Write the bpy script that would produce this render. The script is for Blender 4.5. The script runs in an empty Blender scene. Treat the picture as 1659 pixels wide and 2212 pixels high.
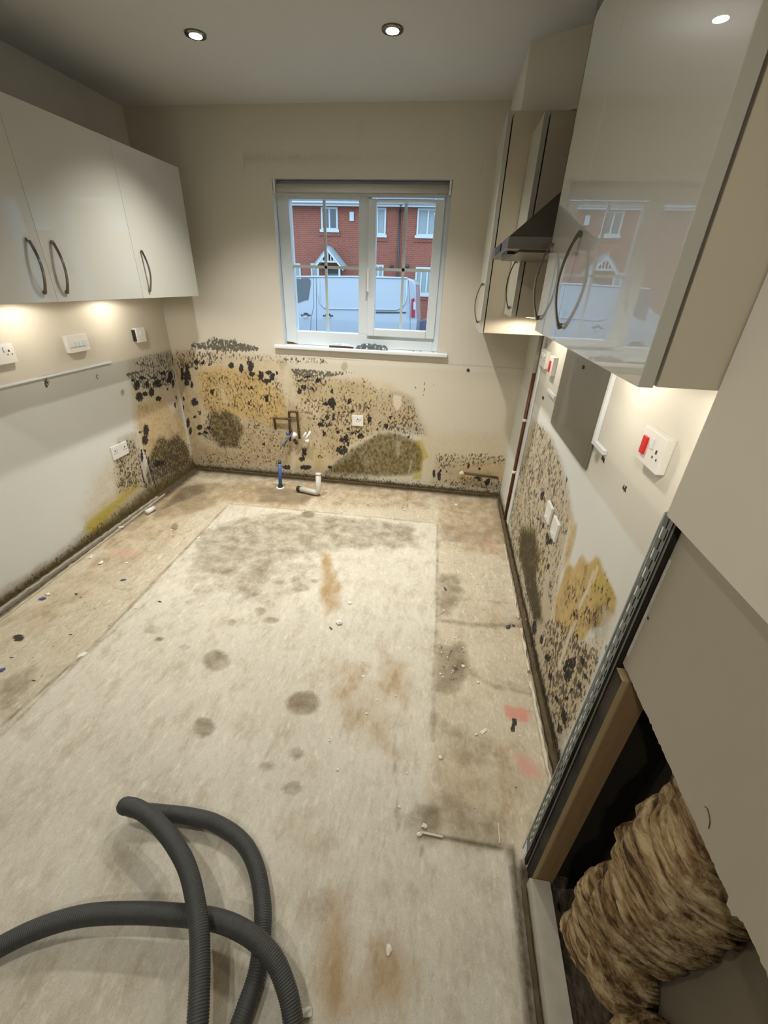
import bpy, bmesh, math, random
import numpy as np
from mathutils import Vector, Matrix, noise as mnoise

random.seed(7); rng = np.random.default_rng(7)
scn = bpy.context.scene
COL = scn.collection
PI = math.pi

# ------------------------------------------------------------------ camera
IW, IH = 1659, 2212
F_PX, CX, CY, CAM_Z = 895.7, 823.3, 1104.7, 1.5
YAW, PITCH, ROLL = -7.6252, 28.872, 2.008
def cam_axes():
    y, p, r = (math.radians(v) for v in (YAW, PITCH, ROLL))
    F = np.array([math.sin(y)*math.cos(p), math.cos(y)*math.cos(p), -math.sin(p)])
    R = np.array([math.cos(y), -math.sin(y), 0.0]); U = np.cross(R, F)
    return R*math.cos(r)+U*math.sin(r), -R*math.sin(r)+U*math.cos(r), F
AR, AU, AF = cam_axes()
cam_d = bpy.data.cameras.new('camera'); cam = bpy.data.objects.new('camera', cam_d); COL.objects.link(cam)
cam_d.sensor_fit = 'HORIZONTAL'; cam_d.sensor_width = 36.0; cam_d.lens = F_PX/IW*36.0
cam_d.shift_x = (IW/2-CX)/IW; cam_d.shift_y = (CY-IH/2)/IW
cam_d.clip_start = 0.02; cam_d.clip_end = 200
cam.matrix_world = Matrix(((AR[0], AU[0], -AF[0], 0), (AR[1], AU[1], -AF[1], 0), (AR[2], AU[2], -AF[2], CAM_Z), (0, 0, 0, 1)))
scn.camera = cam

# ------------------------------------------------------------------ world, lights, exposure
scn.view_settings.view_transform = 'Standard'; scn.view_settings.look = 'None'
scn.view_settings.gamma = 1.0; scn.view_settings.use_curve_mapping = False
scn.view_settings.exposure = 0.22
SKY = 3.6          # overcast sky
W_DOWN = 118.0       # each ceiling downlight
W_CAB = 4.0        # each under-cabinet light
W_FILL = 34.0       # added unseen fill lamps near and behind the camera
w = bpy.data.worlds.new('overcast_sky'); scn.world = w; w.use_nodes = True
bg = w.node_tree.nodes['Background']; bg.inputs[0].default_value = (0.62, 0.80, 1.0, 1); bg.inputs[1].default_value = SKY
scn.cycles.max_bounces = 7; scn.cycles.diffuse_bounces = 3; scn.cycles.glossy_bounces = 4
scn.cycles.transparent_max_bounces = 12
scn.cycles.use_denoising = True; scn.cycles.adaptive_threshold = 0.02
scn.cycles.sample_clamp_indirect = 4.0
scn.cycles.caustics_reflective = False; scn.cycles.caustics_refractive = False

# room measures (metres)
XL, XR, D, CE = -2.112, 0.5506, 3.150, 2.40
XP = 0.374            # face of the stud partition on the right
YP = 0.642            # its end
Y0 = -2.6             # wall behind the camera
XC = 0.272            # fronts of the right wall cabinets
XLC = -1.7036         # fronts of the left wall cabinets

def ray(px, py): return (px-CX)/F_PX*AR-(py-CY)/F_PX*AU+AF
def on(ax, val, px, py):
    d = ray(px, py); o = np.array([0, 0, CAM_Z]); return o+(val-o[ax])/d[ax]*d
def onX(v, px, py): return on(0, v, px, py)
def onY(v, px, py): return on(1, v, px, py)
def onZ(v, px, py): return on(2, v, px, py)

def new_light(name, kind, loc, power, color, parent=None, **kw):
    ld = bpy.data.lights.new(name, kind); ld.energy = power; ld.color = color
    for k, v in kw.items(): setattr(ld, k, v)
    o = bpy.data.objects.new(name, ld); COL.objects.link(o); o.location = loc
    if parent: o.parent = parent
    return o
pt = new_light('window_daylight_portal', 'AREA', (-0.626, D+0.10, 1.56), 1.0, (1, 1, 1), shape='RECTANGLE', size=1.13, size_y=0.98)
pt.rotation_euler = (-PI/2, 0, 0); pt.data.cycles.is_portal = True
WARM = (1.0, 0.91, 0.76); NEUT = (1.0, 0.965, 0.89)

# ------------------------------------------------------------------ material helpers
def new_mat(name):
    m = bpy.data.materials.new(name); m.use_nodes = True
    return m, m.node_tree.nodes, m.node_tree.links, m.node_tree.nodes['Principled BSDF']
def L(c): return (*c, 1) if len(c) == 3 else c
class NT:
    """small helper to wire shader nodes"""
    def __init__(s, m): s.t = m.node_tree; s.n = s.t.nodes; s.l = s.t.links
    def put(s, sock, v):
        if isinstance(v, bpy.types.NodeSocket): s.l.new(v, sock)
        elif v is not None:
            sock.default_value = L(v) if (sock.type == 'RGBA') else v
    def math(s, op, a, b=None, c=None, clamp=False):
        x = s.n.new('ShaderNodeMath'); x.operation = op; x.use_clamp = clamp
        s.put(x.inputs[0], a); s.put(x.inputs[1], b)
        if c is not None: s.put(x.inputs[2], c)
        return x.outputs[0]
    def mix(s, f, a, b, mode='MIX'):
        x = s.n.new('ShaderNodeMix'); x.data_type = 'RGBA'; x.blend_type = mode
        s.put(x.inputs[0], f); s.put(x.inputs[6], a); s.put(x.inputs[7], b); return x.outputs[2]
    def coord(s): return s.n.new('ShaderNodeTexCoord').outputs['Object']
    def mapping(s, v, scale=(1, 1, 1), rot=(0, 0, 0)):
        x = s.n.new('ShaderNodeMapping'); s.l.new(v, x.inputs[0]); x.inputs[2].default_value = rot; x.inputs[3].default_value = scale; return x.outputs[0]
    def noise(s, v, scale, detail=3, rough=0.5, out=0):
        x = s.n.new('ShaderNodeTexNoise'); s.l.new(v, x.inputs['Vector']); x.inputs['Scale'].default_value = scale
        x.inputs['Detail'].default_value = detail; x.inputs['Roughness'].default_value = rough; return x.outputs[out]
    def vor(s, v, scale, out=0):
        x = s.n.new('ShaderNodeTexVoronoi'); s.l.new(v, x.inputs['Vector']); x.inputs['Scale'].default_value = scale; return x.outputs[out]
    def attr(s, name):
        x = s.n.new('ShaderNodeAttribute'); x.attribute_name = name
        y = s.n.new('ShaderNodeSeparateColor'); s.l.new(x.outputs['Color'], y.inputs[0])
        return x.outputs['Color'], y.outputs[0], y.outputs[1], y.outputs[2]
    def bump(s, h, strength, dist, bsdf):
        x = s.n.new('ShaderNodeBump'); s.l.new(h, x.inputs['Height']); x.inputs['Strength'].default_value = strength
        x.inputs['Distance'].default_value = dist; s.l.new(x.outputs[0], bsdf.inputs['Normal'])

def plain(name, col, rough=0.5, metal=0.0, var=0.06, scale=12.0, bump=0.0, coat=0.0, spec=0.5):
    m, n, l, b = new_mat(name); t = NT(m); c = t.coord()
    nz = t.noise(c, scale, 4, 0.6)
    dark = tuple(v*(1-var) for v in col); lite = tuple(min(1, v*(1+var)) for v in col)
    l.new(t.mix(nz, dark, lite), b.inputs['Base Color'])
    b.inputs['Roughness'].default_value = rough; b.inputs['Metallic'].default_value = metal
    b.inputs['Coat Weight'].default_value = coat; b.inputs['Coat Roughness'].default_value = 0.005
    b.inputs['Specular IOR Level'].default_value = spec
    if bump: t.bump(nz, bump, 0.004, b)
    return m
def glow(name, col, strength):
    m, n, l, b = new_mat(name); b.inputs['Base Color'].default_value = L(col)
    b.inputs['Emission Color'].default_value = L(col); b.inputs['Emission Strength'].default_value = strength
    return m

M = {}
M['cream'] = plain('cream_wall_paint', (0.67, 0.625, 0.535), 0.75, var=0.04, scale=3)
M['ceiling'] = plain('ceiling_paint', (0.56, 0.56, 0.53), 0.85, var=0.03, scale=3)
M['door'] = plain('ivory_gloss', (0.52, 0.515, 0.455), 0.25, var=0.01, coat=1.0, spec=0.5)
M['carcass'] = plain('ivory_carcass', (0.62, 0.55, 0.43), 0.42, var=0.02)
M['door_edge'] = plain('ivory_edge', (0.62, 0.56, 0.44), 0.35, var=0.02)
M['dark_gap'] = plain('dark_gap', (0.05, 0.04, 0.03), 0.9)
M['chrome'] = plain('brushed_chrome', (0.22, 0.20, 0.17), 0.20, 1.0, var=0.1, scale=40)
M['steel'] = plain('brushed_steel', (0.20, 0.19, 0.165), 0.30, 1.0, var=0.08, scale=30)
M['steel_dark'] = plain('grey_splash_panel', (0.17, 0.155, 0.13), 0.38, 0.35, var=0.05, scale=5)
M['white_plastic'] = plain('white_plastic', (0.78, 0.77, 0.74), 0.3, var=0.02)
M['upvc'] = plain('white_upvc', (0.70, 0.76, 0.80), 0.3, var=0.02)
M['upvc_grey'] = plain('grey_glazing_bar', (0.80, 0.78, 0.76), 0.4, var=0.04)
M['white_gloss'] = plain('white_gloss_paint', (0.76, 0.80, 0.83), 0.35, var=0.03, scale=8)
M['blind'] = plain('blind_fabric', (0.50, 0.50, 0.45), 0.8, var=0.05, scale=60)
M['red'] = plain('red_switch', (0.62, 0.02, 0.03), 0.3)
M['slot'] = plain('socket_slot', (0.05, 0.05, 0.05), 0.6)
M['copper'] = plain('tarnished_copper', (0.14, 0.085, 0.045), 0.5, 0.7, var=0.4, scale=40)
M['brown_pipe'] = plain('brown_pipe', (0.13, 0.05, 0.022), 0.4, 0.3, var=0.3, scale=10)
M['blue'] = plain('blue_water_pipe', (0.05, 0.12, 0.36), 0.4, var=0.2, scale=50)
M['blue_dirty'] = plain('faded_blue_plastic', (0.10, 0.14, 0.30), 0.6, var=0.3, scale=60)
M['green'] = plain('green_cap', (0.02, 0.10, 0.06), 0.4)
M['black'] = plain('black_plastic', (0.015, 0.015, 0.017), 0.4)
M['rubber'] = plain('black_rubber', (0.02, 0.02, 0.02), 0.7)
M['waste'] = plain('white_waste_pipe', (0.60, 0.58, 0.53), 0.4, var=0.1, scale=20)
M['hose'] = plain('grey_hose', (0.055, 0.057, 0.055), 0.50, var=0.25, scale=30)
M['membrane'] = plain('pale_foam_edge', (0.62, 0.56, 0.44), 0.7, var=0.25, scale=60, bump=0.5)
M['strip_grey'] = plain('grey_edge_strip', (0.36, 0.33, 0.27), 0.6, var=0.45, scale=14, bump=0.4)
M['strip_brown'] = plain('dirty_edge_gap', (0.10, 0.07, 0.035), 0.9, var=0.7, scale=22, bump=0.6)
M['galv'] = plain('galvanised_bead', (0.40, 0.44, 0.43), 0.5, 0.3, var=0.25, scale=60)
M['plaster_chip'] = plain('plaster_chip', (0.78, 0.74, 0.66), 0.85, var=0.12, scale=60, bump=0.4)
M['dark_chip'] = plain('dark_chip', (0.06, 0.06, 0.065), 0.8, var=0.3, scale=60)
M['board'] = plain('plasterboard_paper', (0.40, 0.355, 0.28), 0.85, var=0.05, scale=5)
M['lining'] = plain('shaded_lining_paper', (0.15, 0.125, 0.085), 0.9, var=0.12, scale=6)  # darker copy of the plasterboard paper, cavity shade put into its colour
M['gypsum'] = plain('broken_gypsum', (0.62, 0.58, 0.50), 0.95, var=0.2, scale=90, bump=0.8)
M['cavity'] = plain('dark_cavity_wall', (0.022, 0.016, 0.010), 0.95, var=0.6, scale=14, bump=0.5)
M['asphalt'] = plain('asphalt', (0.10, 0.11, 0.14), 0.9, var=0.2, scale=8)
M['pavement'] = plain('pavement', (0.42, 0.34, 0.26), 0.9, var=0.15, scale=4)
M['van'] = plain('white_van_paint', (0.27, 0.295, 0.335), 0.25, var=0.01, coat=0.5)
M['van_trim'] = plain('van_black_trim', (0.02, 0.025, 0.025), 0.5)
M['tyre'] = plain('tyre', (0.02, 0.02, 0.02), 0.8)
M['tail'] = plain('tail_lamp_red', (0.30, 0.01, 0.03), 0.15)
M['ext_white'] = plain('white_exterior_joinery', (0.36, 0.385, 0.405), 0.4, var=0.02)
M['roof'] = plain('grey_roof_tile', (0.22, 0.26, 0.28), 0.8, var=0.2, scale=6)
M['curtain'] = plain('net_curtain', (0.20, 0.235, 0.25), 0.7, var=0.2, scale=14)
M['win_dark'] = plain('dark_window_pane', (0.035, 0.045, 0.055), 0.08, var=0.2, scale=3)
M['car'] = plain('dark_car_paint', (0.09, 0.10, 0.15), 0.3, coat=0.5)
M['ext_wall'] = plain('outer_brick', (0.3, 0.12, 0.07), 0.9)

def mat_wood(name, light, dark, rot=(0, 0, 0), scale=3.0):
    m, n, l, b = new_mat(name); t = NT(m)
    v = t.mapping(t.coord(), (28, 28, 1.6), rot)
    nz = t.noise(v, scale, 6, 0.65); big = t.noise(t.coord(), 7, 3, 0.6)
    c = t.mix(nz, dark, light)
    f = t.math('MULTIPLY', t.math('SUBTRACT', big, 0.42), 5.0, clamp=True)
    l.new(t.mix(f, tuple(x*0.25 for x in dark), c), b.inputs['Base Color']); b.inputs['Roughness'].default_value = 0.8
    t.bump(nz, 0.4, 0.003, b); return m
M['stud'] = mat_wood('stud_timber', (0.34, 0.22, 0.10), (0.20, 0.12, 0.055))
def stud_edge_highlight():
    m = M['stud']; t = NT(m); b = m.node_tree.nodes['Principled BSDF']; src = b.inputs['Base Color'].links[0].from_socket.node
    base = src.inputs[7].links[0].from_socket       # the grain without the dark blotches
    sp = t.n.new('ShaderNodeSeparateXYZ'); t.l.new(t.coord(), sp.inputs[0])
    f = t.math('MULTIPLY', t.math('SUBTRACT', 0.402, sp.outputs[0]), 160.0, clamp=True)  # paler strip along the front edge, a ridge highlight put into the colour
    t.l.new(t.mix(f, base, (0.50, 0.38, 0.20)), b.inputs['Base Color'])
stud_edge_highlight()
M['stud_dirty'] = mat_wood('mouldy_timber', (0.07, 0.055, 0.035), (0.02, 0.016, 0.010))

def mat_insul():
    m, n, l, b = new_mat('mineral_wool'); t = NT(m); c = t.coord()
    wv = t.noise(c, 4, 3, 0.6, out=1)
    v0 = n.new('ShaderNodeVectorMath'); v0.operation = 'MULTIPLY_ADD'; l.new(wv, v0.inputs[0]); v0.inputs[1].default_value = (0.07, 0.07, 0.07); l.new(c, v0.inputs[2])
    v = t.mapping(v0.outputs[0], (14, 3.2, 26), (0.35, 0.0, 0.0))
    nz = t.noise(v, 2.2, 7, 0.7)
    r = n.new('ShaderNodeValToRGB'); l.new(nz, r.inputs[0])
    e = r.color_ramp.elements; e[0].position = 0.38; e[0].color = (0.075, 0.038, 0.012, 1); e[1].position = 0.62; e[1].color = (0.72, 0.55, 0.31, 1)
    k = r.color_ramp.elements.new(0.47); k.color = (0.33, 0.205, 0.085, 1)
    l.new(r.outputs[0], b.inputs['Base Color']); b.inputs['Roughness'].default_value = 0.95
    t.bump(nz, 1.0, 0.02, b); return m
M['wool'] = mat_insul()

def mat_brick():
    m, n, l, b = new_mat('red_brickwork'); t = NT(m)
    c = t.coord(); sp = n.new('ShaderNodeSeparateXYZ'); l.new(c, sp.inputs[0]); cb = n.new('ShaderNodeCombineXYZ')
    l.new(sp.outputs[0], cb.inputs[0]); l.new(sp.outputs[2], cb.inputs[1])
    br = n.new('ShaderNodeTexBrick'); l.new(cb.outputs[0], br.inputs['Vector']); br.inputs['Scale'].default_value = 1.0
    br.inputs['Brick Width'].default_value = 0.225; br.inputs['Row Height'].default_value = 0.075; br.inputs['Mortar Size'].default_value = 0.008
    br.inputs['Color1'].default_value = (0.22, 0.050, 0.027, 1); br.inputs['Color2'].default_value = (0.155, 0.038, 0.027, 1); br.inputs['Mortar'].default_value = (0.21, 0.125, 0.10, 1)
    nz = t.noise(c, 1.1, 4, 0.6)
    l.new(t.mix(t.math('MULTIPLY', nz, 0.5), br.outputs['Color'], (0.21, 0.063, 0.037)), b.inputs['Base Color']); b.inputs['Roughness'].default_value = 0.9
    return m
M['brick'] = mat_brick()

def mat_glass(name, tint=(0.93, 0.97, 0.97)):
    m = bpy.data.materials.new(name); m.use_nodes = True; n = m.node_tree.nodes; l = m.node_tree.links
    n.remove(n['Principled BSDF']); out = n['Material Output']
    tr = n.new('ShaderNodeBsdfTransparent'); tr.inputs[0].default_value = L(tint)
    gl = n.new('ShaderNodeBsdfGlossy'); gl.inputs['Roughness'].default_value = 0.01
    fr = n.new('ShaderNodeFresnel'); fr.inputs[0].default_value = 1.5
    ge = n.new('ShaderNodeNewGeometry'); su = n.new('ShaderNodeMath'); su.operation = 'SUBTRACT'; su.inputs[0].default_value = 1.0; l.new(ge.outputs['Backfacing'], su.inputs[1])
    mu = n.new('ShaderNodeMath'); mu.operation = 'MULTIPLY'; l.new(fr.outputs[0], mu.inputs[0]); l.new(su.outputs[0], mu.inputs[1])
    mx = n.new('ShaderNodeMixShader'); l.new(mu.outputs[0], mx.inputs[0]); l.new(tr.outputs[0], mx.inputs[1]); l.new(gl.outputs[0], mx.inputs[2]); l.new(mx.outputs[0], out.inputs[0])
    return m
M['glass'] = mat_glass('window_glass')

OCHRE, OLIVE, DIRT, BLACK, YELLOW, BARE = (0.56, 0.40, 0.17), (0.120, 0.088, 0.028), (0.33, 0.275, 0.185), (0.018, 0.016, 0.017), (0.45, 0.36, 0.06), (0.66, 0.60, 0.48)
def mat_mould(name, rot):
    """painted plaster; stains and mould are placed by the mesh's stain / mould attributes and broken up by noise"""
    m, n, l, b = new_mat(name); t = NT(m); c = t.coord()
    v = t.mapping(c, (1, 1, 0.62), rot)
    n_med = t.noise(c, 22, 6, 0.62); n_spk = t.noise(v, 72, 4, 0.58); n_fine = t.noise(v, 150, 4, 0.6); n_big = t.noise(c, 6, 4, 0.6)
    pc, _, _, _ = t.attr('paint'); _, oc, ol, di = t.attr('stain'); _, sp, bl, ba = t.attr('mould'); _, ye, _, _ = t.attr('extra')
    col = t.mix(t.math('MULTIPLY', n_big, 0.10), pc, (0.45, 0.42, 0.36))
    def masked(mask, nz, gain, amp):     # ragged edge, strength kept
        return t.math('MULTIPLY', t.math('ADD', t.math('MULTIPLY', t.math('SUBTRACT', nz, 0.5), amp), mask), gain, clamp=True)
    def gate(mask, x): return t.math('MULTIPLY', x, t.math('MULTIPLY', mask, 4.0, clamp=True))
    col = t.mix(gate(di, masked(di, n_fine, 1.0, 0.9)), col, DIRT)
    och = t.mix(n_med, tuple(x*0.80 for x in OCHRE), tuple(min(1, x*1.22) for x in OCHRE))
    col = t.mix(gate(oc, masked(oc, n_med, 1.0, 0.7)), col, och)
    n_v2 = t.noise(c, 34, 5, 0.68); n_v3 = t.noise(v, 9, 5, 0.62)
    grime = t.math('MULTIPLY', t.math('MAXIMUM', oc, di), t.math('ADD', t.math('MULTIPLY', t.math('SUBTRACT', n_v2, 0.50), 3.2, clamp=True), t.math('MULTIPLY', t.math('SUBTRACT', n_v3, 0.50), 2.4, clamp=True)), clamp=True)
    col = t.mix(t.math('MULTIPLY', grime, 0.85), col, (0.20, 0.145, 0.068))
    lite = t.math('MULTIPLY', t.math('MAXIMUM', oc, di), t.math('MULTIPLY', t.math('SUBTRACT', 0.45, n_v2), 4.0, clamp=True), clamp=True)
    col = t.mix(t.math('MULTIPLY', lite, 0.7), col, (0.64, 0.53, 0.33))
    col = t.mix(gate(ye, masked(ye, n_fine, 1.0, 1.1)), col, YELLOW)
    col = t.mix(gate(ol, masked(ol, t.noise(v, 48, 6, 0.72), 1.2, 1.5)), col, OLIVE)
    n_var = t.noise(c, 13, 4, 0.6)
    thr = t.math('SUBTRACT', t.math('SUBTRACT', 0.695, t.math('MULTIPLY', sp, 0.37)), t.math('MULTIPLY', t.math('SUBTRACT', n_var, 0.5), 0.34))
    spk = t.math('MULTIPLY', t.math('SUBTRACT', n_spk, thr), 13.0, clamp=True)
    col = t.mix(t.math('MULTIPLY', gate(sp, spk), 0.86), col, (0.060, 0.048, 0.032))
    blk = t.math('MULTIPLY', t.math('SUBTRACT', t.math('ADD', bl, t.math('ADD', t.math('MULTIPLY', t.math('SUBTRACT', n_fine, 0.5), 1.2), t.math('MULTIPLY', t.math('SUBTRACT', n_spk, 0.5), 2.2))), 0.43), 5.0, clamp=True)
    col = t.mix(t.math('MULTIPLY', gate(bl, blk), 0.95), col, BLACK)
    col = t.mix(gate(ba, masked(ba, n_fine, 1.0, 0.6)), col, BARE)
    l.new(col, b.inputs['Base Color']); b.inputs['Roughness'].default_value = 0.82; b.inputs['Specular IOR Level'].default_value = 0.25
    t.bump(t.math('ADD', t.math('MULTIPLY', n_fine, 0.4), t.math('MULTIPLY', spk, t.math('MULTIPLY', sp, 0.5))), 0.25, 0.004, b)
    return m
M['wall_xz'] = mat_mould('mouldy_plaster_back', (0, 0.9, 0))
M['wall_yz'] = mat_mould('mouldy_plaster_side', (0.6, 0, 0))

def mat_floor():
    m, n, l, b = new_mat('dirty_concrete'); t = NT(m); c = t.coord()
    v = t.mapping(c, (1, 0.55, 1), (0, 0, 0.35))
    n_big = t.noise(c, 2.6, 5, 0.6); n_med = t.noise(v, 14, 6, 0.66); n_fine = t.noise(v, 75, 5, 0.65); n_grit = t.noise(c, 240, 2, 0.6)
    pc, _, _, _ = t.attr('paint'); _, oc, ol, di = t.attr('stain'); _, sp, bl, pk = t.attr('mould')
    col = t.mix(t.math('MULTIPLY', t.math('SUBTRACT', n_big, 0.35), 1.6, clamp=True), pc, t.mix(0.5, pc, (0.36, 0.31, 0.23)))
    col = t.mix(t.math('MULTIPLY', t.math('SUBTRACT', n_med, 0.5), 2.6, clamp=True), col, (0.33, 0.265, 0.17))
    col = t.mix(t.math('MULTIPLY', t.math('SUBTRACT', t.noise(c, 5.5, 6, 0.7), 0.52), 2.6, clamp=True), col, (0.40, 0.335, 0.225))
    col = t.mix(t.math('MULTIPLY', t.math('SUBTRACT', n_fine, 0.48), 2.2, clamp=True), col, (0.78, 0.71, 0.56))
    col = t.mix(t.math('MULTIPLY', t.math('SUBTRACT', 0.46, n_grit), 2.2, clamp=True), col, (0.30, 0.25, 0.17))
    strk = t.noise(t.mapping(c, (1, 0.35, 1), (0, 0, 0.55)), 38, 6, 0.72)
    col = t.mix(t.math('MULTIPLY', t.math('SUBTRACT', strk, 0.54), 3.4, clamp=True), col, (0.84, 0.78, 0.64))
    col = t.mix(t.math('MULTIPLY', t.math('SUBTRACT', 0.44, strk), 3.4, clamp=True), col, (0.36, 0.30, 0.20))
    def st(mask, nz, amp):
        x = t.math('ADD', mask, t.math('MULTIPLY', t.math('SUBTRACT', nz, 0.5), amp), clamp=True)
        return t.math('MULTIPLY', x, t.math('MULTIPLY', mask, 5.0, clamp=True))
    col = t.mix(st(oc, n_med, 1.5), col, (0.36, 0.225, 0.085))
    col = t.mix(st(di, t.noise(c, 11, 7, 0.66), 2.0), col, (0.225, 0.18, 0.115))
    col = t.mix(st(ol, n_fine, 0.8), col, (0.060, 0.042, 0.022))
    col = t.mix(st(pk, n_fine, 1.0), col, (0.60, 0.29, 0.23))
    spk = t.math('MULTIPLY', t.math('SUBTRACT', t.noise(v, 46, 3, 0.5), t.math('SUBTRACT', 0.765, t.math('MULTIPLY', sp, 0.30))), 12.0, clamp=True)
    col = t.mix(t.math('MULTIPLY', spk, t.math('MULTIPLY', sp, 1.6, clamp=True)), col, (0.085, 0.062, 0.038))
    blk = t.math('MULTIPLY', t.math('SUBTRACT', t.math('ADD', bl, t.math('MULTIPLY', t.math('SUBTRACT', n_fine, 0.5), 0.9)), 0.45), 7.0, clamp=True)
    col = t.mix(t.math('MULTIPLY', blk, t.math('MULTIPLY', bl, 4.0, clamp=True)), col, (0.05, 0.042, 0.032))
    l.new(col, b.inputs['Base Color']); b.inputs['Roughness'].default_value = 0.85; b.inputs['Specular IOR Level'].default_value = 0.3
    t.bump(t.math('ADD', n_fine, t.math('MULTIPLY', n_grit, 0.5)), 0.35, 0.004, b)
    return m
M['floor'] = mat_floor()

# ------------------------------------------------------------------ mesh helpers
def box(bm, x0, x1, y0, y1, z0, z1, bev=0.0):
    r = bmesh.ops.create_cube(bm, size=1.0)
    for v in r['verts']:
        v.co = Vector(((x0+x1)/2+v.co.x*(x1-x0), (y0+y1)/2+v.co.y*(y1-y0), (z0+z1)/2+v.co.z*(z1-z0)))
    if bev:
        es = list({e for v in r['verts'] for e in v.link_edges})
        bmesh.ops.bevel(bm, geom=es, offset=bev, segments=2, affect='EDGES', profile=0.6)
def cyl(bm, p0, p1, r0, r1=None, seg=24, cap=True):
    p0, p1 = Vector(p0), Vector(p1); d = p1-p0; r1 = r0 if r1 is None else r1
    mt = Matrix.Translation((p0+p1)/2) @ d.to_track_quat('Z', 'Y').to_matrix().to_4x4()
    bmesh.ops.create_cone(bm, cap_ends=cap, segments=seg, radius1=r0, radius2=r1, depth=d.length, matrix=mt)
def tube(bm, pts, rad, seg=16, caps=True, flat=None):
    """sweep a circle (or flattened ellipse) along points; rad may be a list"""
    pts = [Vector(p) for p in pts]; n = len(pts); rings = []
    up = Vector((0, 0, 1)); prev = None
    for i, p in enumerate(pts):
        tg = (pts[min(i+1, n-1)]-pts[max(i-1, 0)]).normalized()
        if prev is None:
            a = up if abs(tg.dot(up)) < 0.9 else Vector((1, 0, 0)); nx = (a-tg*a.dot(tg)).normalized()
        else: nx = (prev-tg*prev.dot(tg)).normalized()
        prev = nx; ny = tg.cross(nx); r = rad[i] if hasattr(rad, '__len__') else rad
        rx, ry = (r, r) if flat is None else flat
        rings.append([bm.verts.new(p+nx*math.cos(2*PI*k/seg)*rx+ny*math.sin(2*PI*k/seg)*ry) for k in range(seg)])
    for a, b in zip(rings, rings[1:]):
        for k in range(seg): bm.faces.new((a[k], a[(k+1) % seg], b[(k+1) % seg], b[k]))
    if caps:
        bm.faces.new(list(reversed(rings[0]))); bm.faces.new(rings[-1])
def spline(pts, n):
    pts = [Vector(p) for p in pts]; out = []
    P = [pts[0]*2-pts[1]]+pts+[pts[-1]*2-pts[-2]]
    for i in range(1, len(P)-2):
        for k in range(n):
            t = k/n; a, b, c, d = P[i-1], P[i], P[i+1], P[i+2]
            out.append(0.5*((2*b)+(c-a)*t+(2*a-5*b+4*c-d)*t*t+(3*b-a-3*c+d)*t**3))
    out.append(pts[-1]); return out
def prism(bm, poly, d):
    """extrude polygon (3D points) by vector d"""
    d = Vector(d); a = [bm.verts.new(Vector(p)) for p in poly]; b = [bm.verts.new(Vector(p)+d) for p in poly]; n = len(a)
    bm.faces.new(a); bm.faces.new(list(reversed(b)))
    for k in range(n): bm.faces.new((a[k], b[k], b[(k+1) % n], a[(k+1) % n]))
def obj(name, bm, mat, parent=None, smooth=False, bevel=0.0):
    bmesh.ops.recalc_face_normals(bm, faces=bm.faces)
    me = bpy.data.meshes.new(name); bm.to_mesh(me); bm.free()
    for mm in (mat if isinstance(mat, (list, tuple)) else [mat]): me.materials.append(M[mm] if isinstance(mm, str) else mm)
    if smooth: me.polygons.foreach_set('use_smooth', [True]*len(me.polygons))
    o = bpy.data.objects.new(name, me); COL.objects.link(o)
    if parent:
        o.parent = parent; me.transform(Matrix.Translation(-Vector(parent_loc(parent))))
    if bevel:
        md = o.modifiers.new('bevel', 'BEVEL'); md.width = bevel; md.segments = 2; md.limit_method = 'ANGLE'
    return o
def parent_loc(p):
    v = Vector((0, 0, 0))
    while p is not None: v = v+Vector(p.location); p = p.parent
    return v
def B(): return bmesh.new()
def bx(name, x0, x1, y0, y1, z0, z1, mat, parent=None, bev=0.0):
    bm = B(); box(bm, min(x0, x1), max(x0, x1), min(y0, y1), max(y0, y1), min(z0, z1), max(z0, z1), bev); return obj(name, bm, mat, parent)
def tag(o, label, cat, group=None, kind=None):
    if label: o['label'] = label
    if cat: o['category'] = cat
    if group: o['group'] = group
    if kind: o['kind'] = kind
    return o
def thing(name, label, cat, loc, group=None):
    o = bpy.data.objects.new(name, None); COL.objects.link(o); o.location = loc; o.empty_display_size = 0.05
    return tag(o, label, cat, group)
def struct(o): o['kind'] = 'structure'; return o
def copy_tree(o, parent=None):
    c = o.copy(); COL.objects.link(c); c.parent = parent
    for ch in list(o.children): copy_tree(ch, c)
    return c

# ------------------------------------------------------------------ stain masks (shapes in wall coordinates)
def sstep(x, a, b):
    t = np.clip((x-a)/(b-a), 0, 1); return t*t*(3-2*t)
def sd_poly(P, poly):
    poly = np.array(poly); n = len(poly); dmin = np.full(len(P), 1e9); inside = np.zeros(len(P), bool)
    for i in range(n):
        a, b = poly[i], poly[(i+1) % n]; e = b-a; wv = P-a
        t = np.clip((wv@e)/max(e@e, 1e-12), 0, 1); dmin = np.minimum(dmin, np.hypot(*(wv-t[:, None]*e).T))
        c = ((a[1] > P[:, 1]) != (b[1] > P[:, 1])) & (P[:, 0] < (b[0]-a[0])*(P[:, 1]-a[1])/((b[1]-a[1]) if abs(b[1]-a[1]) > 1e-12 else 1e-12)+a[0])
        inside ^= c
    return np.where(inside, dmin, -dmin)
def sd_line(P, a, b):
    a, b = np.array(a), np.array(b); e = b-a; t = np.clip(((P-a)@e)/max(e@e, 1e-12), 0, 1); return np.hypot(*((P-a)-t[:, None]*e).T)
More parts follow.
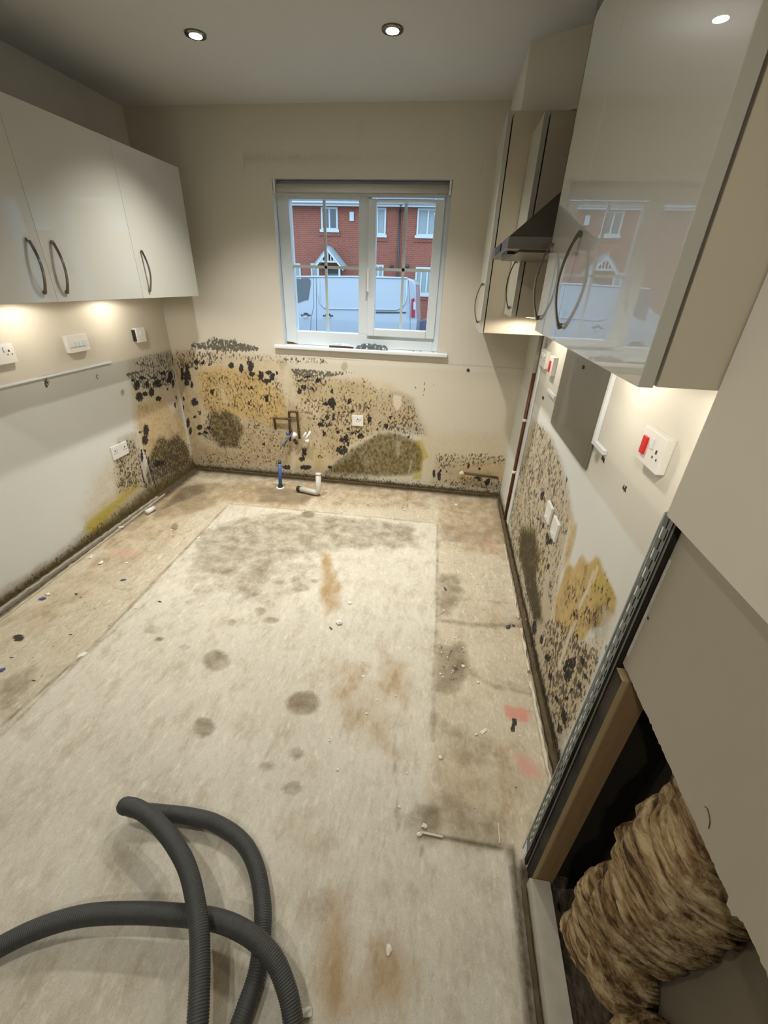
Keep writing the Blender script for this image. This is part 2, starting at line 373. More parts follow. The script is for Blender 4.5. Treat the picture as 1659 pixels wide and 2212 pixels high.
class Surf:
    """a wall or floor grid whose attributes place paint zones, stains and mould"""
    def __init__(s, axis, val, us, vs, hole=None):
        s.ax, s.val = axis, val; s.ia, s.ib = [i for i in range(3) if i != axis]
        s.us, s.vs, s.hole = np.array(us), np.array(vs), hole
        U, V = np.meshgrid(s.us, s.vs, indexing='ij'); s.P = np.stack([U.ravel(), V.ravel()], 1)
        n = len(s.P); s.at = {k: np.zeros((n, 4)) for k in ('paint', 'stain', 'mould', 'extra')}
        for k in s.at: s.at[k][:, 3] = 1
    def w(s, px, py):
        p = on(s.ax, s.val, px, py); return (p[s.ia], p[s.ib])
    def ch(s, name): return {'ochre': ('stain', 0), 'olive': ('stain', 1), 'dirt': ('stain', 2), 'speck': ('mould', 0), 'black': ('mould', 1), 'bare': ('mould', 2), 'pink': ('mould', 2), 'yellow': ('extra', 0)}[name]
    def put(s, ch, f):
        k, i = s.ch(ch); s.at[k][:, i] = np.maximum(s.at[k][:, i], f)
    def cut(s, ch, f):
        k, i = s.ch(ch); s.at[k][:, i] *= (1-f)
    def poly(s, ch, st, pts, soft=0.03, conv=None):
        q = [s.w(*(conv(*p) if conv else p)) for p in pts]; s.put(ch, st*sstep(sd_poly(s.P, q), -soft, soft))
    def blob(s, ch, st, px, py, rx, ry, soft=0.5):
        c = np.array(s.w(px, py)); ax = np.array(s.w(px+rx, py))-c; ay = np.array(s.w(px, py+ry))-c
        Mx = np.array([ax, ay]).T
        try: q = (np.linalg.inv(Mx)@(s.P-c).T).T
        except Exception: return
        r = np.hypot(q[:, 0], q[:, 1]); s.put(ch, st*(1-sstep(r, 1-soft, 1+soft)))
    def line(s, ch, st, pts, wd, soft=None, conv=None):
        soft = wd*0.6 if soft is None else soft; q = [s.w(*(conv(*p) if conv else p)) for p in pts]
        for a, b in zip(q, q[1:]): s.put(ch, st*(1-sstep(sd_line(s.P, a, b), wd-soft, wd+soft)))
    def build(s, name, mat):
        nu, nv = len(s.us), len(s.vs); co = np.zeros((nu*nv, 3)); co[:, s.ax] = s.val; co[:, s.ia] = s.P[:, 0]; co[:, s.ib] = s.P[:, 1]
        i, j = np.meshgrid(np.arange(nu-1), np.arange(nv-1), indexing='ij'); i = i.ravel(); j = j.ravel()
        if s.hole:
            h = s.hole; cu = (s.us[i]+s.us[i+1])/2; cv = (s.vs[j]+s.vs[j+1])/2
            keep = ~((cu > h[0]) & (cu < h[1]) & (cv > h[2]) & (cv < h[3])); i, j = i[keep], j[keep]
        f = np.stack([i*nv+j, (i+1)*nv+j, (i+1)*nv+j+1, i*nv+j+1], 1)
        me = bpy.data.meshes.new(name); me.from_pydata(co.tolist(), [], f.tolist())
        for k, a in s.at.items():
            at = me.attributes.new(k, 'FLOAT_COLOR', 'POINT'); at.data.foreach_set('color', np.clip(a, 0, 1).astype(np.float32).ravel())
        me.materials.append(M[mat]); o = bpy.data.objects.new(name, me); COL.objects.link(o); return struct(o)
def conv(x0, y0, s): return lambda x, y: (x0+x*s, y0+y*s)
def rowfill(a, b, step): return list(np.linspace(a, b, max(2, int(round(abs(b-a)/step))+1)))
def grid_lines(*segs):
    out = []
    for a, b, st in segs: out += rowfill(a, b, st)[(1 if out else 0):]
    return out
CREAM = (0.67, 0.625, 0.535); WHITEL = (0.70, 0.71, 0.68); GREYL = (0.50, 0.50, 0.46)
def wob(P, amp, sc): return amp*np.array([mnoise.noise(Vector((p[0]*sc, p[1]*sc, 3.1))) for p in P])

# ================================================================== STRUCTURE
# window opening
WX0, WX1, WZ0, WZ1 = -1.190, -0.060, 1.075, 2.053
cA = conv(250, 760, 0.2351); cB = conv(600, 760, 0.217); cC = conv(180, 700, 0.3014); cD = conv(960, 960, 0.1085)
cE = conv(1120, 860, 0.1808); cF = conv(1100, 1050, 0.2938); cG = conv(0, 640, 0.3436)

# ---- back wall
us = grid_lines((XL, WX0, 0.009), (WX0, WX1, 0.009), (WX1, XR, 0.009))
vs = grid_lines((0, WZ0, 0.009), (WZ0, WZ1, 0.04), (WZ1, CE, 0.05))
S = Surf(1, D, us, vs, hole=(WX0, WX1, WZ0, WZ1))
z = S.P[:, 1]; x = S.P[:, 0]
S.at['paint'][:, :3] = CREAM
f = (1-sstep(z, 0.955, 0.975))[:, None]; S.at['paint'][:, :3] = S.at['paint'][:, :3]*(1-f)+np.array((0.63, 0.585, 0.48))*f
S.line('dirt', 0.35, [(640, 772), (900, 783), (1140, 797)], 0.004)
S.line('dirt', 0.25, [(527, 342), (1042, 345)], 0.006); S.line('dirt', 0.2, [(527, 342), (530, 378)], 0.004); S.line('dirt', 0.28, [(1042, 345), (1040, 378)], 0.004)
# ochre and dirt fields
S.poly('ochre', 0.34, [(378, 762), (470, 758), (600, 768), (640, 800), (648, 900), (640, 1010), (405, 1003), (385, 850)], 0.05)
S.poly('ochre', 0.92, [(425, 800), (470, 788), (555, 800), (600, 835), (622, 880), (600, 925), (560, 915), (515, 905), (470, 895), (440, 890), (428, 850)], 0.05)
S.blob('ochre', 1.0, 590, 880, 32, 45); S.blob('ochre', 0.95, 545, 840, 30, 16); S.cut('ochre', 0)
S.poly('ochre', 0.42, [(130, 240), (560, 260), (870, 260), (1000, 300), (960, 820), (720, 1000), (460, 1200), (100, 1180), (120, 700)], 0.06, cB)
S.poly('ochre', 0.30, [(560, 260), (1100, 290), (1300, 450), (1440, 700), (1000, 800), (600, 900)], 0.06, cB)
S.poly('dirt', 0.62, [(150, 230), (560, 270), (870, 290), (1000, 400), (1150, 420), (1350, 480), (1470, 800), (1000, 800), (700, 900), (560, 1100), (430, 900), (400, 500), (220, 500)], 0.05, cB)
S.poly('dirt', 0.70, [(1080, 420), (1200, 400), (1350, 470), (1400, 650), (1480, 830), (1200, 800), (1000, 780), (1100, 600)], 0.04, cB)
S.poly('dirt', 0.62, [(700, 780), (900, 880), (1150, 900), (1400, 700), (1560, 900), (1600, 1063), (700, 1063)], 0.05, cA)
S.poly('dirt', 0.5, [(170, 640), (430, 700), (700, 900), (650, 1000), (300, 950)], 0.05, conv(520, 690, 0.25))
S.poly('dirt', 0.55, [(1170, 620), (1500, 560), (1640, 800), (1640, 1063), (1100, 1063), (1120, 800)], 0.05, cA)
S.poly('ochre', 0.55, [(1000, 1000), (1050, 990), (1092, 992), (1090, 1040), (985, 1045), (985, 1015)], 0.03)
S.poly('ochre', 0.25, [(930, 940), (1090, 930), (1095, 1000), (930, 1030)], 0.06)
S.poly('ochre', 0.22, [(900, 900), (940, 930), (1100, 930), (1095, 1060), (920, 1050)], 0.06)
S.poly('dirt', 0.45, [(940, 990), (1090, 985), (1090, 1065), (930, 1045)], 0.03)
# olive damp patches
S.poly('olive', 0.72, [(880, 520), (960, 560), (1010, 530), (1120, 600), (1180, 700), (1120, 890), (1040, 880), (960, 880), (890, 800), (850, 750), (860, 640)], 0.025, cA)
S.poly('olive', 0.28, [(820, 600), (880, 520), (1010, 520), (1190, 680), (1130, 890), (960, 890), (790, 770)], 0.04, cA)
S.poly('olive', 0.66, [(1010, 810), (1180, 810), (1300, 850), (1390, 900), (1440, 1000), (1430, 1180), (1300, 1230), (1000, 1240), (470, 1200), (600, 1080), (740, 960), (900, 880)], 0.022, cB)
S.poly('olive', 0.82, [(720, 1000), (820, 960), (860, 1080), (900, 1230), (470, 1210), (610, 1090)], 0.04, cB)
S.poly('yellow', 0.42, [(880, 900), (1010, 820), (1300, 860), (1440, 1000), (1430, 1250), (950, 1200), (880, 1050)], 0.04, cB)
S.poly('yellow', 0.75, [(1380, 880), (1440, 880), (1500, 1045), (1440, 1100), (1430, 1270), (1340, 1270), (1390, 1100), (1350, 950)], 0.015, cB)
S.line('yellow', 0.9, [(1400, 880), (1490, 1045), (1420, 1080)], 0.006, None, cB)
S.line('bare', 0.35, [(1195, 900), (1200, 1010)], 0.02, 0.02, cB); S.line('bare', 0.4, [(1330, 1090), (1300, 1230)], 0.008, None, cB)
S.poly('bare', 0.9, [(1150, 420), (1230, 440), (1235, 520), (1190, 590), (1150, 530)], 0.006, cB)
S.line('bare', 0.5, [(160, 870), (160, 1060), (150, 1190)], 0.022, 0.015, cB); S.line('bare', 0.35, [(340, 950), (350, 1140)], 0.018, 0.012, cB)
S.line('bare', 0.55, [(970, 330), (1010, 460)], 0.016, 0.016, cA); S.line('bare', 0.4, [(1565, 150), (1570, 480)], 0.020, 0.014, cA)
S.line('bare', 0.45, [(565, 760), (640, 764)], 0.012, 0.01); S.blob('dirt', 0.5, 611, 787, 9, 12); S.blob('dirt', 0.55, 744, 792, 7, 10, 0.3)
S.line('bare', 0.55, [(728, 240), (730, 270)], 0.008, None, cB)
S.poly('dirt', 0.5, [(380, 757), (420, 757), (430, 830), (440, 1000), (405, 1003), (385, 850)], 0.03)
S.poly('yellow', 0.35, [(300, 950), (480, 1000), (450, 1190), (330, 1150)], 0.05, cB)
S.poly('ochre', 0.7, [(1210, 230), (1300, 260), (1340, 370), (1290, 400), (1230, 330)], 0.02, cA); S.poly('ochre', 0.6, [(1190, 560), (1330, 520), (1420, 640), (1330, 700), (1200, 640)], 0.04, cA)
# speckle
S.poly('speck', 0.88, [(412, 738), (430, 742), (469, 727), (490, 730), (511, 737), (560, 750), (557, 759), (481, 760), (412, 752)], 0.012)
S.poly('speck', 0.55, [(380, 757), (465, 757), (500, 765), (480, 785), (440, 795), (395, 810), (378, 790)], 0.03)
S.poly('speck', 0.42, [(460, 758), (640, 768), (642, 782), (600, 786), (540, 780), (460, 776)], 0.015)
S.poly('speck', 0.45, [(425, 800), (600, 800), (635, 880), (560, 900), (440, 890)], 0.05)
S.poly('speck', 0.62, [(160, 60), (500, 60), (490, 120), (170, 110)], 0.012, cB)
S.poly('speck', 0.78, [(130, 160), (420, 180), (760, 205), (700, 225), (470, 260), (150, 240)], 0.012, cB)
S.poly('speck', 0.62, [(150, 220), (480, 230), (500, 330), (380, 420), (230, 400), (150, 320)], 0.03, cB)
S.poly('speck', 0.50, [(200, 440), (700, 420), (960, 520), (950, 760), (700, 860), (450, 800), (220, 620)], 0.05, cB)
S.poly('speck', 0.36, [(150, 250), (870, 260), (1350, 480), (1470, 830), (720, 900), (600, 1080), (430, 1100), (330, 900), (150, 600)], 0.04, cB)
S.poly('speck', 0.52, [(1180, 560), (1350, 490), (1460, 780), (1380, 880), (1250, 830), (1080, 790), (1090, 680)], 0.03, cB)
S.poly('speck', 0.55, [(700, 700), (900, 620), (980, 720), (860, 880), (600, 960), (600, 820)], 0.04, cB)
S.poly('speck', 0.50, [(840, 500), (1190, 600), (1190, 740), (1120, 900), (940, 900), (760, 780)], 0.03, cA)
S.poly('speck', 0.42, [(1190, 560), (1480, 480), (1600, 900), (1500, 1063), (760, 1063), (760, 900), (1100, 900)], 0.05, cA)
S.poly('speck', 0.50, [(940, 980), (1090, 978), (1092, 1005), (985, 1010), (945, 1020)], 0.02)
S.poly('speck', 0.45, [(970, 1030), (1085, 1030), (1088, 1068), (930, 1052)], 0.02)
S.poly('speck', 0.20, [(600, 1050), (900, 880), (1300, 850), (1430, 1000), (1420, 1250), (480, 1200)], 0.03, cB)
# black colonies
for a in [(660, 230, 32, 72), (610, 210, 14, 60), (650, 290, 20, 25), (700, 300, 13, 35), (655, 150, 16, 40), (740, 155, 18, 15), (740, 100, 22, 25), (800, 100, 18, 18), (865, 115, 18, 15), (1060, 125, 24, 28), (1155, 150, 22, 38), (1240, 130, 30, 55), (1250, 205, 25, 25), (1215, 100, 14, 20),
          (1335, 220, 25, 50), (1390, 270, 45, 22), (1440, 230, 22, 38), (1480, 195, 11, 20), (1405, 190, 30, 20), (885, 365, 19, 23), (1388, 430, 19, 36), (725, 465, 32, 37), (725, 600, 13, 15), (665, 650, 16, 48), (685, 725, 13, 35), (770, 695, 28, 27), (770, 755, 25, 14), (825, 740, 25, 14), (855, 700, 20, 16), (1360, 850, 16, 16), (555, 400, 8, 15), (622, 430, 12, 25), (620, 520, 8, 30)]:
    px, py = cA(a[0], a[1]); S.blob('black', 0.98, px, py, a[2]*0.2351, a[3]*0.2351, 0.42)
for a in [(770, 560, 16, 28, .7), (1235, 330, 22, 28, .62), (1030, 290, 18, 16, .55), (1235, 480, 40, 38, .5), (1300, 695, 18, 20, .6)]:
    px, py = cA(a[0], a[1]); S.blob('black', a[4], px, py, a[2]*0.2351, a[3]*0.2351, 0.6)
for a in [(255, 350, 32, 22), (215, 395, 22, 35), (345, 370, 13, 18), (205, 290, 22, 14), (400, 280, 26, 24), (300, 250, 30, 12), (540, 505, 42, 52), (480, 520, 36, 18), (540, 395, 16, 24), (715, 490, 22, 26), (745, 590, 23, 18), (430, 725, 40, 22), (450, 690, 16, 30), (498, 650, 24, 30), (555, 650, 16, 35), (555, 570, 12, 18), (490, 740, 18, 16), (515, 720, 12, 20), (460, 820, 16, 27), (915, 670, 24, 34), (1078, 740, 28, 24), (1122, 655, 13, 22), (1165, 660, 12, 12), (1018, 710, 11, 12), (905, 560, 13, 14), (1100, 690, 10, 16),
          (640, 980, 55, 50), (680, 860, 30, 42), (630, 875, 18, 18), (700, 920, 16, 24), (825, 840, 36, 30), (262, 1000, 26, 50), (240, 1070, 33, 24), (360, 670, 12, 14), (995, 765, 12, 14), (600, 800, 16, 18), (1300, 850, 12, 12), (1555, 1215, 16, 38), (1605, 1235, 20, 46), (1618, 1180, 12, 18), (90, 1150, 42, 26), (280, 1150, 60, 24), (520, 1150, 26, 16)]:
    px, py = cB(a[0], a[1]); S.blob('black', 0.95, px, py, a[2]*0.217, a[3]*0.217, 0.42)
for a in [(760, 800, 50, 24, .6), (700, 770, 30, 18, .6), (420, 1050, 34, 26, .45), (1365, 350, 12, 14, .7), (1300, 270, 8, 10, .5), (1550, 335, 10, 8, .5), (650, 600, 50, 20, .5)]:
    px, py = cB(a[0], a[1]); S.blob('black', a[4], px, py, a[2]*0.217, a[3]*0.217, 0.5)
S.line('black', 0.7, [(1465, 300), (1455, 430)], 0.003, 0.003, cB)
for a in [(480, 430, 34, 46), (660, 660, 66, 30), (690, 710, 34, 34), (850, 760, 50, 66), (890, 700, 30, 30), (700, 480, 26, 30), (390, 790, 34, 18), (45, 540, 20, 26), (490, 770, 12, 14), (1250, 890, 30, 20)]:
    px, py = cD(a[0], a[1]); S.blob('black', 1.0, px, py, a[2]*0.1085, a[3]*0.1085, 0.4)
S.blob('black', 0.8, 1011, 800, 4, 5, 0.3); S.line('black', 0.5, [(1003, 352), (1001, 360)], 0.003, 0.003)
# dark tide along the floor
S.at['stain'][:, 1] = np.maximum(S.at['stain'][:, 1], 0.95*(1-sstep(z, 0.012, 0.055)))
S.at['mould'][:, 0] = np.maximum(S.at['mould'][:, 0], 0.6*(1-sstep(z, 0.02, 0.11))*(x < 0.2))
S.at['stain'][:, 2] = np.maximum(S.at['stain'][:, 2], 0.6*(1-sstep(z, 0.05, 0.2))*sstep(-x, 0.3, 0.9))
# damp brown tide up the left corner
S.at['stain'][:, 2] = np.maximum(S.at['stain'][:, 2], 0.7*(1-sstep(x, XL+0.05, XL+0.16))*(1-sstep(z, 0.9, 1.02)))
S.build('wall_back', 'wall_xz')
for nm, a in (('reveal', 0),):
    bm = B()
    box(bm, WX0-0.02, WX0, D+0.001, D+0.30, WZ0-0.02, WZ1+0.02); box(bm, WX1, WX1+0.02, D+0.001, D+0.30, WZ0-0.02, WZ1+0.02)
    box(bm, WX0, WX1, D+0.001, D+0.30, WZ1, WZ1+0.02); box(bm, WX0, WX1, D+0.06, D+0.34, WZ0-0.06, WZ0-0.005)
    struct(obj('trim_1', bm, 'white_gloss'))
# outer leaf of the back wall so that no daylight leaks round the opening
bm = B()
box(bm, XL-0.3, WX0-0.02, D+0.02, D+0.30, -0.1, CE+0.1); box(bm, WX1+0.02, XR+0.6, D+0.02, D+0.30, -0.1, CE+0.1)
box(bm, WX0-0.02, WX1+0.02, D+0.02, D+0.30, WZ1+0.02, CE+0.1); box(bm, WX0-0.02, WX1+0.02, D+0.02, D+0.30, -0.1, WZ0-0.06)
struct(obj('wall_outer', bm, 'ext_wall'))

# ---- left wall
S = Surf(0, XL, grid_lines((Y0, 0.9, 0.2), (0.9, D, 0.009)), grid_lines((0, 1.06, 0.009), (1.06, CE, 0.06)))
y = S.P[:, 0]; z = S.P[:, 1]
edge = 1.0-0.004+0*y
S.at['paint'][:, :3] = CREAM
f = (1-sstep(z, 0.990, 0.999))[:, None]; S.at['paint'][:, :3] = S.at['paint'][:, :3]*(1-f)+np.array(GREYL)*f
f = (1-sstep(z+wob(S.P, 0.006, 5), 0.862, 0.876))[:, None]; S.at['paint'][:, :3] = S.at['paint'][:, :3]*(1-f)+np.array(WHITEL)*f
S.poly('ochre', 0.75, [(195, 470), (420, 420), (550, 560), (640, 720), (690, 1000), (640, 1063), (330, 1063), (230, 860), (180, 560)], 0.03, cA)
S.poly('ochre', 0.30, [(150, 330), (560, 300), (640, 740), (700, 1050), (180, 900), (150, 600)], 0.03, cA)
S.poly('dirt', 0.40, [(110, 80), (540, -30), (580, 330), (560, 500), (160, 420), (120, 250)], 0.05, cA)
S.poly('dirt', 0.62, [(540, 330), (600, 500), (640, 760), (600, 760), (540, 600)], 0.03, cA)
S.line('dirt', 0.5, [(0, 832), (60, 819), (240, 785)], 0.002)
S.poly('bare', 0.4, [(125, 270), (165, 280), (215, 660), (170, 700)], 0.02, cA)
S.poly('ochre', 0.30, [(600, 1100), (720, 960), (860, 900), (930, 1150), (800, 1300), (600, 1460), (500, 1400)], 0.10, cG)
S.poly('yellow', 0.92, [(525, 1480), (540, 1420), (640, 1340), (760, 1250), (850, 1180), (880, 1200), (760, 1310), (680, 1400), (600, 1500)], 0.03, cG)
S.poly('yellow', 0.40, [(525, 1400), (700, 1250), (860, 1150), (890, 1200), (700, 1400), (540, 1510)], 0.05, cG)
S.poly('olive', 0.62, [(1000, 880), (1060, 900), (1120, 860), (1180, 960), (1190, 1050), (1000, 1160), (900, 1200), (940, 1000)], 0.04, cG)
S.poly('speck', 0.72, [(1000, 880), (1060, 900), (1120, 860), (1190, 940), (1200, 1060), (1000, 1160), (900, 1220), (940, 1000)], 0.03, cG)
S.poly('speck', 0.60, [(740, 920), (850, 880), (900, 1100), (900, 1200), (740, 1230), (720, 1100)], 0.05, cG)
S.poly('dirt', 0.62, [(740, 900), (850, 860), (920, 1100), (920, 1220), (740, 1260), (720, 1100)], 0.05, cG)
S.poly('speck', 0.66, [(100, 205), (250, 175), (530, 130), (560, 270), (480, 320), (330, 350), (160, 330)], 0.02, cA)
S.poly('speck', 0.55, [(90, 100), (300, 30), (540, -20), (550, 150), (300, 190), (230, 150)], 0.03, cA)
S.line('speck', 0.9, [(105, 212), (200, 190), (260, 175)], 0.010, None, cA)
for a in [(190, 310, 32, 45), (290, 305, 20, 34), (385, 290, 38, 42), (500, 230, 22, 58), (430, 195, 34, 18), (330, 370, 26, 44), (220, 415, 34, 44), (270, 385, 24, 22), (395, 430, 26, 24), (475, 340, 9, 12), (525, 290, 14, 40), (240, 240, 40, 18), (160, 265, 14, 14), (480, 265, 18, 26), (440, 250, 14, 20), (350, 240, 22, 14),
          (278, 720, 28, 58), (270, 810, 30, 46), (225, 740, 15, 14), (235, 910, 9, 18), (268, 908, 12, 12), (240, 970, 14, 50), (300, 1010, 10, 50), (400, 1025, 55, 30), (545, 490, 9, 30), (556, 420, 9, 18)]:
    px, py = cA(a[0], a[1]); S.blob('black', 0.98, px, py, a[2]*0.2351, a[3]*0.2351, 0.42)
for a in [(340, 120, 8, 40), (290, 120, 6, 30), (420, 120, 6, 26), (470, 80, 6, 40), (520, 60, 8, 50), (260, 60, 8, 14), (380, 20, 12, 12)]:
    px, py = cA(a[0], a[1]); S.blob('black', 0.62, px, py, a[2]*0.2351, a[3]*0.2351, 0.5)
S.line('black', 0.75, [(870, 960), (880, 1060), (905, 1160), (930, 1220)], 0.008, None, cG); S.line('black', 0.75, [(905, 960), (935, 1060), (960, 1130), (980, 1200)], 0.008, None, cG)
S.line('bare', 0.55, [(855, 900), (890, 1060), (930, 1180)], 0.007, None, cG); S.line('bare', 0.5, [(890, 940), (925, 1060), (960, 1180)], 0.006, None, cG)
S.blob('black', 0.75, 100, 828, 6, 9, 0.3); S.line('dirt', 0.8, [(98, 815), (102, 826)], 0.006); S.blob('black', 0.62, 210, 813, 4, 6, 0.3); S.blob('dirt', 0.8, 265, 848, 4, 7); S.blob('black', 0.5, 82, 901, 3, 3)
# dark tide along the foot of the left wall
hgt = 0.06+0.05*sstep(y, 1.6, 2.3)+0.05*sstep(y, 2.3, 2.6)
f = 1-sstep(z+wob(S.P, 0.02, 9), hgt*0.4, hgt*1.7)
S.at['stain'][:, 2] = np.maximum(S.at['stain'][:, 2], 0.85*f); S.at['mould'][:, 0] = np.maximum(S.at['mould'][:, 0], 0.40*f)
f = (1-sstep(z, hgt*0.15, hgt*1.0)); S.at['stain'][:, 1] = np.maximum(S.at['stain'][:, 1], 0.85*f)
S.build('wall_left', 'wall_yz')

# ---- right wall (behind the kitchen run)
S = Surf(0, XR, grid_lines((YP-0.010, D, 0.009)), grid_lines((0, 1.06, 0.009), (1.06, CE, 0.06)))
y = S.P[:, 0]; z = S.P[:, 1]
S.at['paint'][:, :3] = (0.70, 0.68, 0.61)
f = (1-sstep(z, 1.028, 1.036))[:, None]; S.at['paint'][:, :3] = S.at['paint'][:, :3]*(1-f)+np.array((0.63, 0.61, 0.55))*f
f = (1-sstep(z+wob(S.P, 0.006, 5), 0.898, 0.912))[:, None]; S.at['paint'][:, :3] = S.at['paint'][:, :3]*(1-f)+np.array(WHITEL)*f
S.poly('dirt', 0.50, [(1150, 905), (1175, 925), (1195, 950), (1215, 1000), (1228, 1050), (1236, 1110), (1228, 1140), (1212, 1230), (1196, 1330), (1195, 1400), (1230, 1560), (1205, 1640), (1150, 1400), (1105, 1180), (1098, 1080), (1125, 990)], 0.04)
S.poly('ochre', 0.34, [(1150, 905), (1190, 940), (1215, 1010), (1232, 1110), (1212, 1230), (1196, 1330), (1195, 1400), (1230, 1560), (1205, 1640), (1150, 1400), (1105, 1180), (1098, 1080), (1125, 990)], 0.04)
S.poly('speck', 0.50, [(1160, 905), (1180, 925), (1198, 960), (1214, 1010), (1218, 1060), (1200, 1100), (1190, 1180), (1170, 1330), (1150, 1380), (1105, 1180), (1098, 1080), (1125, 1000)], 0.03)
S.poly('speck', 0.42, [(1195, 1000), (1222, 1050), (1234, 1120), (1210, 1230), (1195, 1330), (1180, 1300), (1190, 1150)], 0.03)
S.poly('speck', 0.62, [(250, 980), (300, 960), (470, 1000), (560, 1130), (720, 1150), (640, 1330), (560, 1560), (420, 1850), (340, 1800), (270, 1450), (230, 1200)], 0.03, cF)
S.poly('dirt', 0.5, [(1196, 1000), (1230, 1060), (1236, 1120), (1210, 1230), (1180, 1240), (1190, 1100)], 0.03)
S.poly('olive', 0.85, [(1125, 1140), (1155, 1140), (1166, 1200), (1158, 1250), (1168, 1300), (1172, 1340), (1155, 1345), (1138, 1270), (1122, 1200)], 0.04)
S.poly('speck', 0.80, [(1120, 1140), (1155, 1150), (1160, 1250), (1170, 1340), (1150, 1345), (1120, 1200)], 0.03)
S.poly('yellow', 0.35, [(1160, 1190), (1180, 1180), (1178, 1240), (1165, 1250)], 0.03)
S.poly('ochre', 0.80, [(470, 260), (500, 290), (480, 400), (440, 560), (390, 620), (410, 480), (440, 350)], 0.02, cF)
S.poly('ochre', 0.55, [(405, 200), (470, 200), (480, 300), (440, 400), (430, 300)], 0.03, cF)
S.poly('ochre', 1.0, [(400, 640), (430, 570), (480, 600), (520, 520), (548, 515), (575, 570), (600, 560), (640, 520), (665, 540), (690, 620), (750, 740), (790, 830), (780, 930), (720, 1000), (600, 1050), (540, 1140), (440, 1130), (330, 1000), (340, 850)], 0.010, cF)
S.poly('yellow', 0.42, [(600, 570), (640, 520), (665, 540), (750, 740), (790, 840), (700, 900), (600, 800)], 0.03, cF)
S.poly('speck', 0.48, [(620, 640), (690, 620), (780, 840), (760, 960), (640, 1050), (480, 1050), (400, 900), (420, 720)], 0.03, cF)
S.poly('ochre', 0.5, [(330, 1000), (540, 1140), (700, 1100), (640, 1330), (560, 1560), (420, 1850), (340, 1800), (260, 1400), (220, 1100)], 0.04, cF)
S.poly('dirt', 0.42, [(330, 1000), (540, 1140), (640, 1330), (420, 1850), (340, 1800), (260, 1400)], 0.04, cF)
S.poly('olive', 0.40, [(650, 880), (760, 900), (740, 1000), (700, 1100), (640, 1120), (560, 1000)], 0.03, cF)
S.poly('bare', 0.55, [(690, 900), (800, 930), (730, 1120), (640, 1250), (660, 1080)], 0.03, cF)
for a in [(440, 1330, 50, 72), (470, 1290, 26, 40), (430, 1400, 34, 40), (285, 1260, 26, 34), (400, 1690, 24, 60), (370, 1790, 20, 40), (185, 1040, 18, 60), (240, 1130, 16, 40), (300, 1400, 18, 36), (490, 960, 20, 22), (280, 390, 16, 50), (250, 290, 10, 30), (300, 410, 26, 24), (210, 240, 8, 14), (240, 80, 12, 34), (288, 590, 10, 30), (250, 60, 8, 20), (540, 1280, 12, 40), (500, 1100, 9, 20), (420, 1560, 14, 20), (460, 1500, 12, 16), (520, 1480, 14, 24), (350, 1560, 14, 26), (560, 1400, 14, 26)]:
    px, py = cF(a[0], a[1]); S.blob('black', 0.92, px, py, a[2]*0.2938, a[3]*0.2938, 0.45)
S.line('bare', 0.95, [(620, 640), (575, 770), (515, 880)], 0.010, None, cF); S.line('bare', 0.8, [(648, 600), (620, 690)], 0.008, None, cF)
S.line('bare', 0.95, [(455, 1060), (410, 1190), (365, 1330)], 0.012, None, cF); S.line('bare', 0.85, [(450, 260), (400, 480), (350, 650), (310, 980)], 0.007, None, cF)
S.line('bare', 0.7, [(490, 990), (455, 1100)], 0.010, None, cF); S.line('bare', 0.6, [(300, 1000), (250, 1150)], 0.008, None, cF)
S.line('black', 0.8, [(590, 950), (570, 1010), (555, 1090)], 0.003, 0.003, cE); S.blob('black', 0.8, *cE(580, 980), 2.5, 5, 0.3)
for px, py, r in [(1349, 1055, 5), (1303, 992, 4), (1173, 860, 3)]: S.blob('black', 0.9, px, py, r, r*1.7, 0.3)
S.blob('dirt', 0.9, 1289, 990, 5, 9)
f = 1-sstep(z+wob(S.P, 0.02, 11), 0.01, 0.10)
S.at['stain'][:, 2] = np.maximum(S.at['stain'][:, 2], 0.8*f); S.at['mould'][:, 0] = np.maximum(S.at['mould'][:, 0], 0.72*f)
f = 1-sstep(z, 0.0, 0.045); S.at['stain'][:, 1] = np.maximum(S.at['stain'][:, 1], 0.9*f)
# paler band beside the corner
S.cut('speck', sstep(y, D-0.24, D-0.17)*0.92); S.cut('dirt', sstep(y, D-0.24, D-0.17)*0.6*sstep(z, 0.1, 0.4))
S.build('wall_right', 'wall_yz')

# ---- floor
S = Surf(2, 0.0, grid_lines((XL-0.02, 0.56, 0.011), (0.56, 0.72, 0.08)), grid_lines((Y0, 0.15, 0.25), (0.15, D+0.01, 0.011)))
x = S.P[:, 0]; y = S.P[:, 1]
S.at['paint'][:, :3] = (0.57, 0.505, 0.385)
inner = [S.w(*p) for p in [(495, 1088), (945, 1130), (945, 1330), (938, 1500), (930, 1640), (918, 1815)]]+[S.w(1085, 1838), (0.36, 0.60), (0.36, -2.6), (-1.50, -2.6), (-1.52, 0.9), S.w(0, 1560), S.w(200, 1397)]
f = sstep(sd_poly(S.P, inner)+wob(S.P, 0.02, 7), -0.012, 0.02)[:, None]
S.at['paint'][:, :3] = S.at['paint'][:, :3]*(1-f)+np.array((0.66, 0.62, 0.525))*f
S.line('olive', 0.42, [(495, 1088), (940, 1130)], 0.005, 0.006); S.line('dirt', 0.7, [(945, 1130), (944, 1330), (938, 1500), (934, 1600)], 0.006, 0.008)
S.line('dirt', 0.7, [(495, 1088), (200, 1397), (0, 1570)], 0.006, 0.008); S.line('dirt', 0.55, [(330, 1290), (180, 1420), (0, 1590)], 0.004, 0.006)
S.line('olive', 0.30, [(480, 1105), (330, 1255), (200, 1397), (60, 1515)], 0.003, 0.004); S.line('olive', 0.3, [(500, 1090), (620, 1100), (720, 1108), (800, 1118)], 0.003, 0.004)
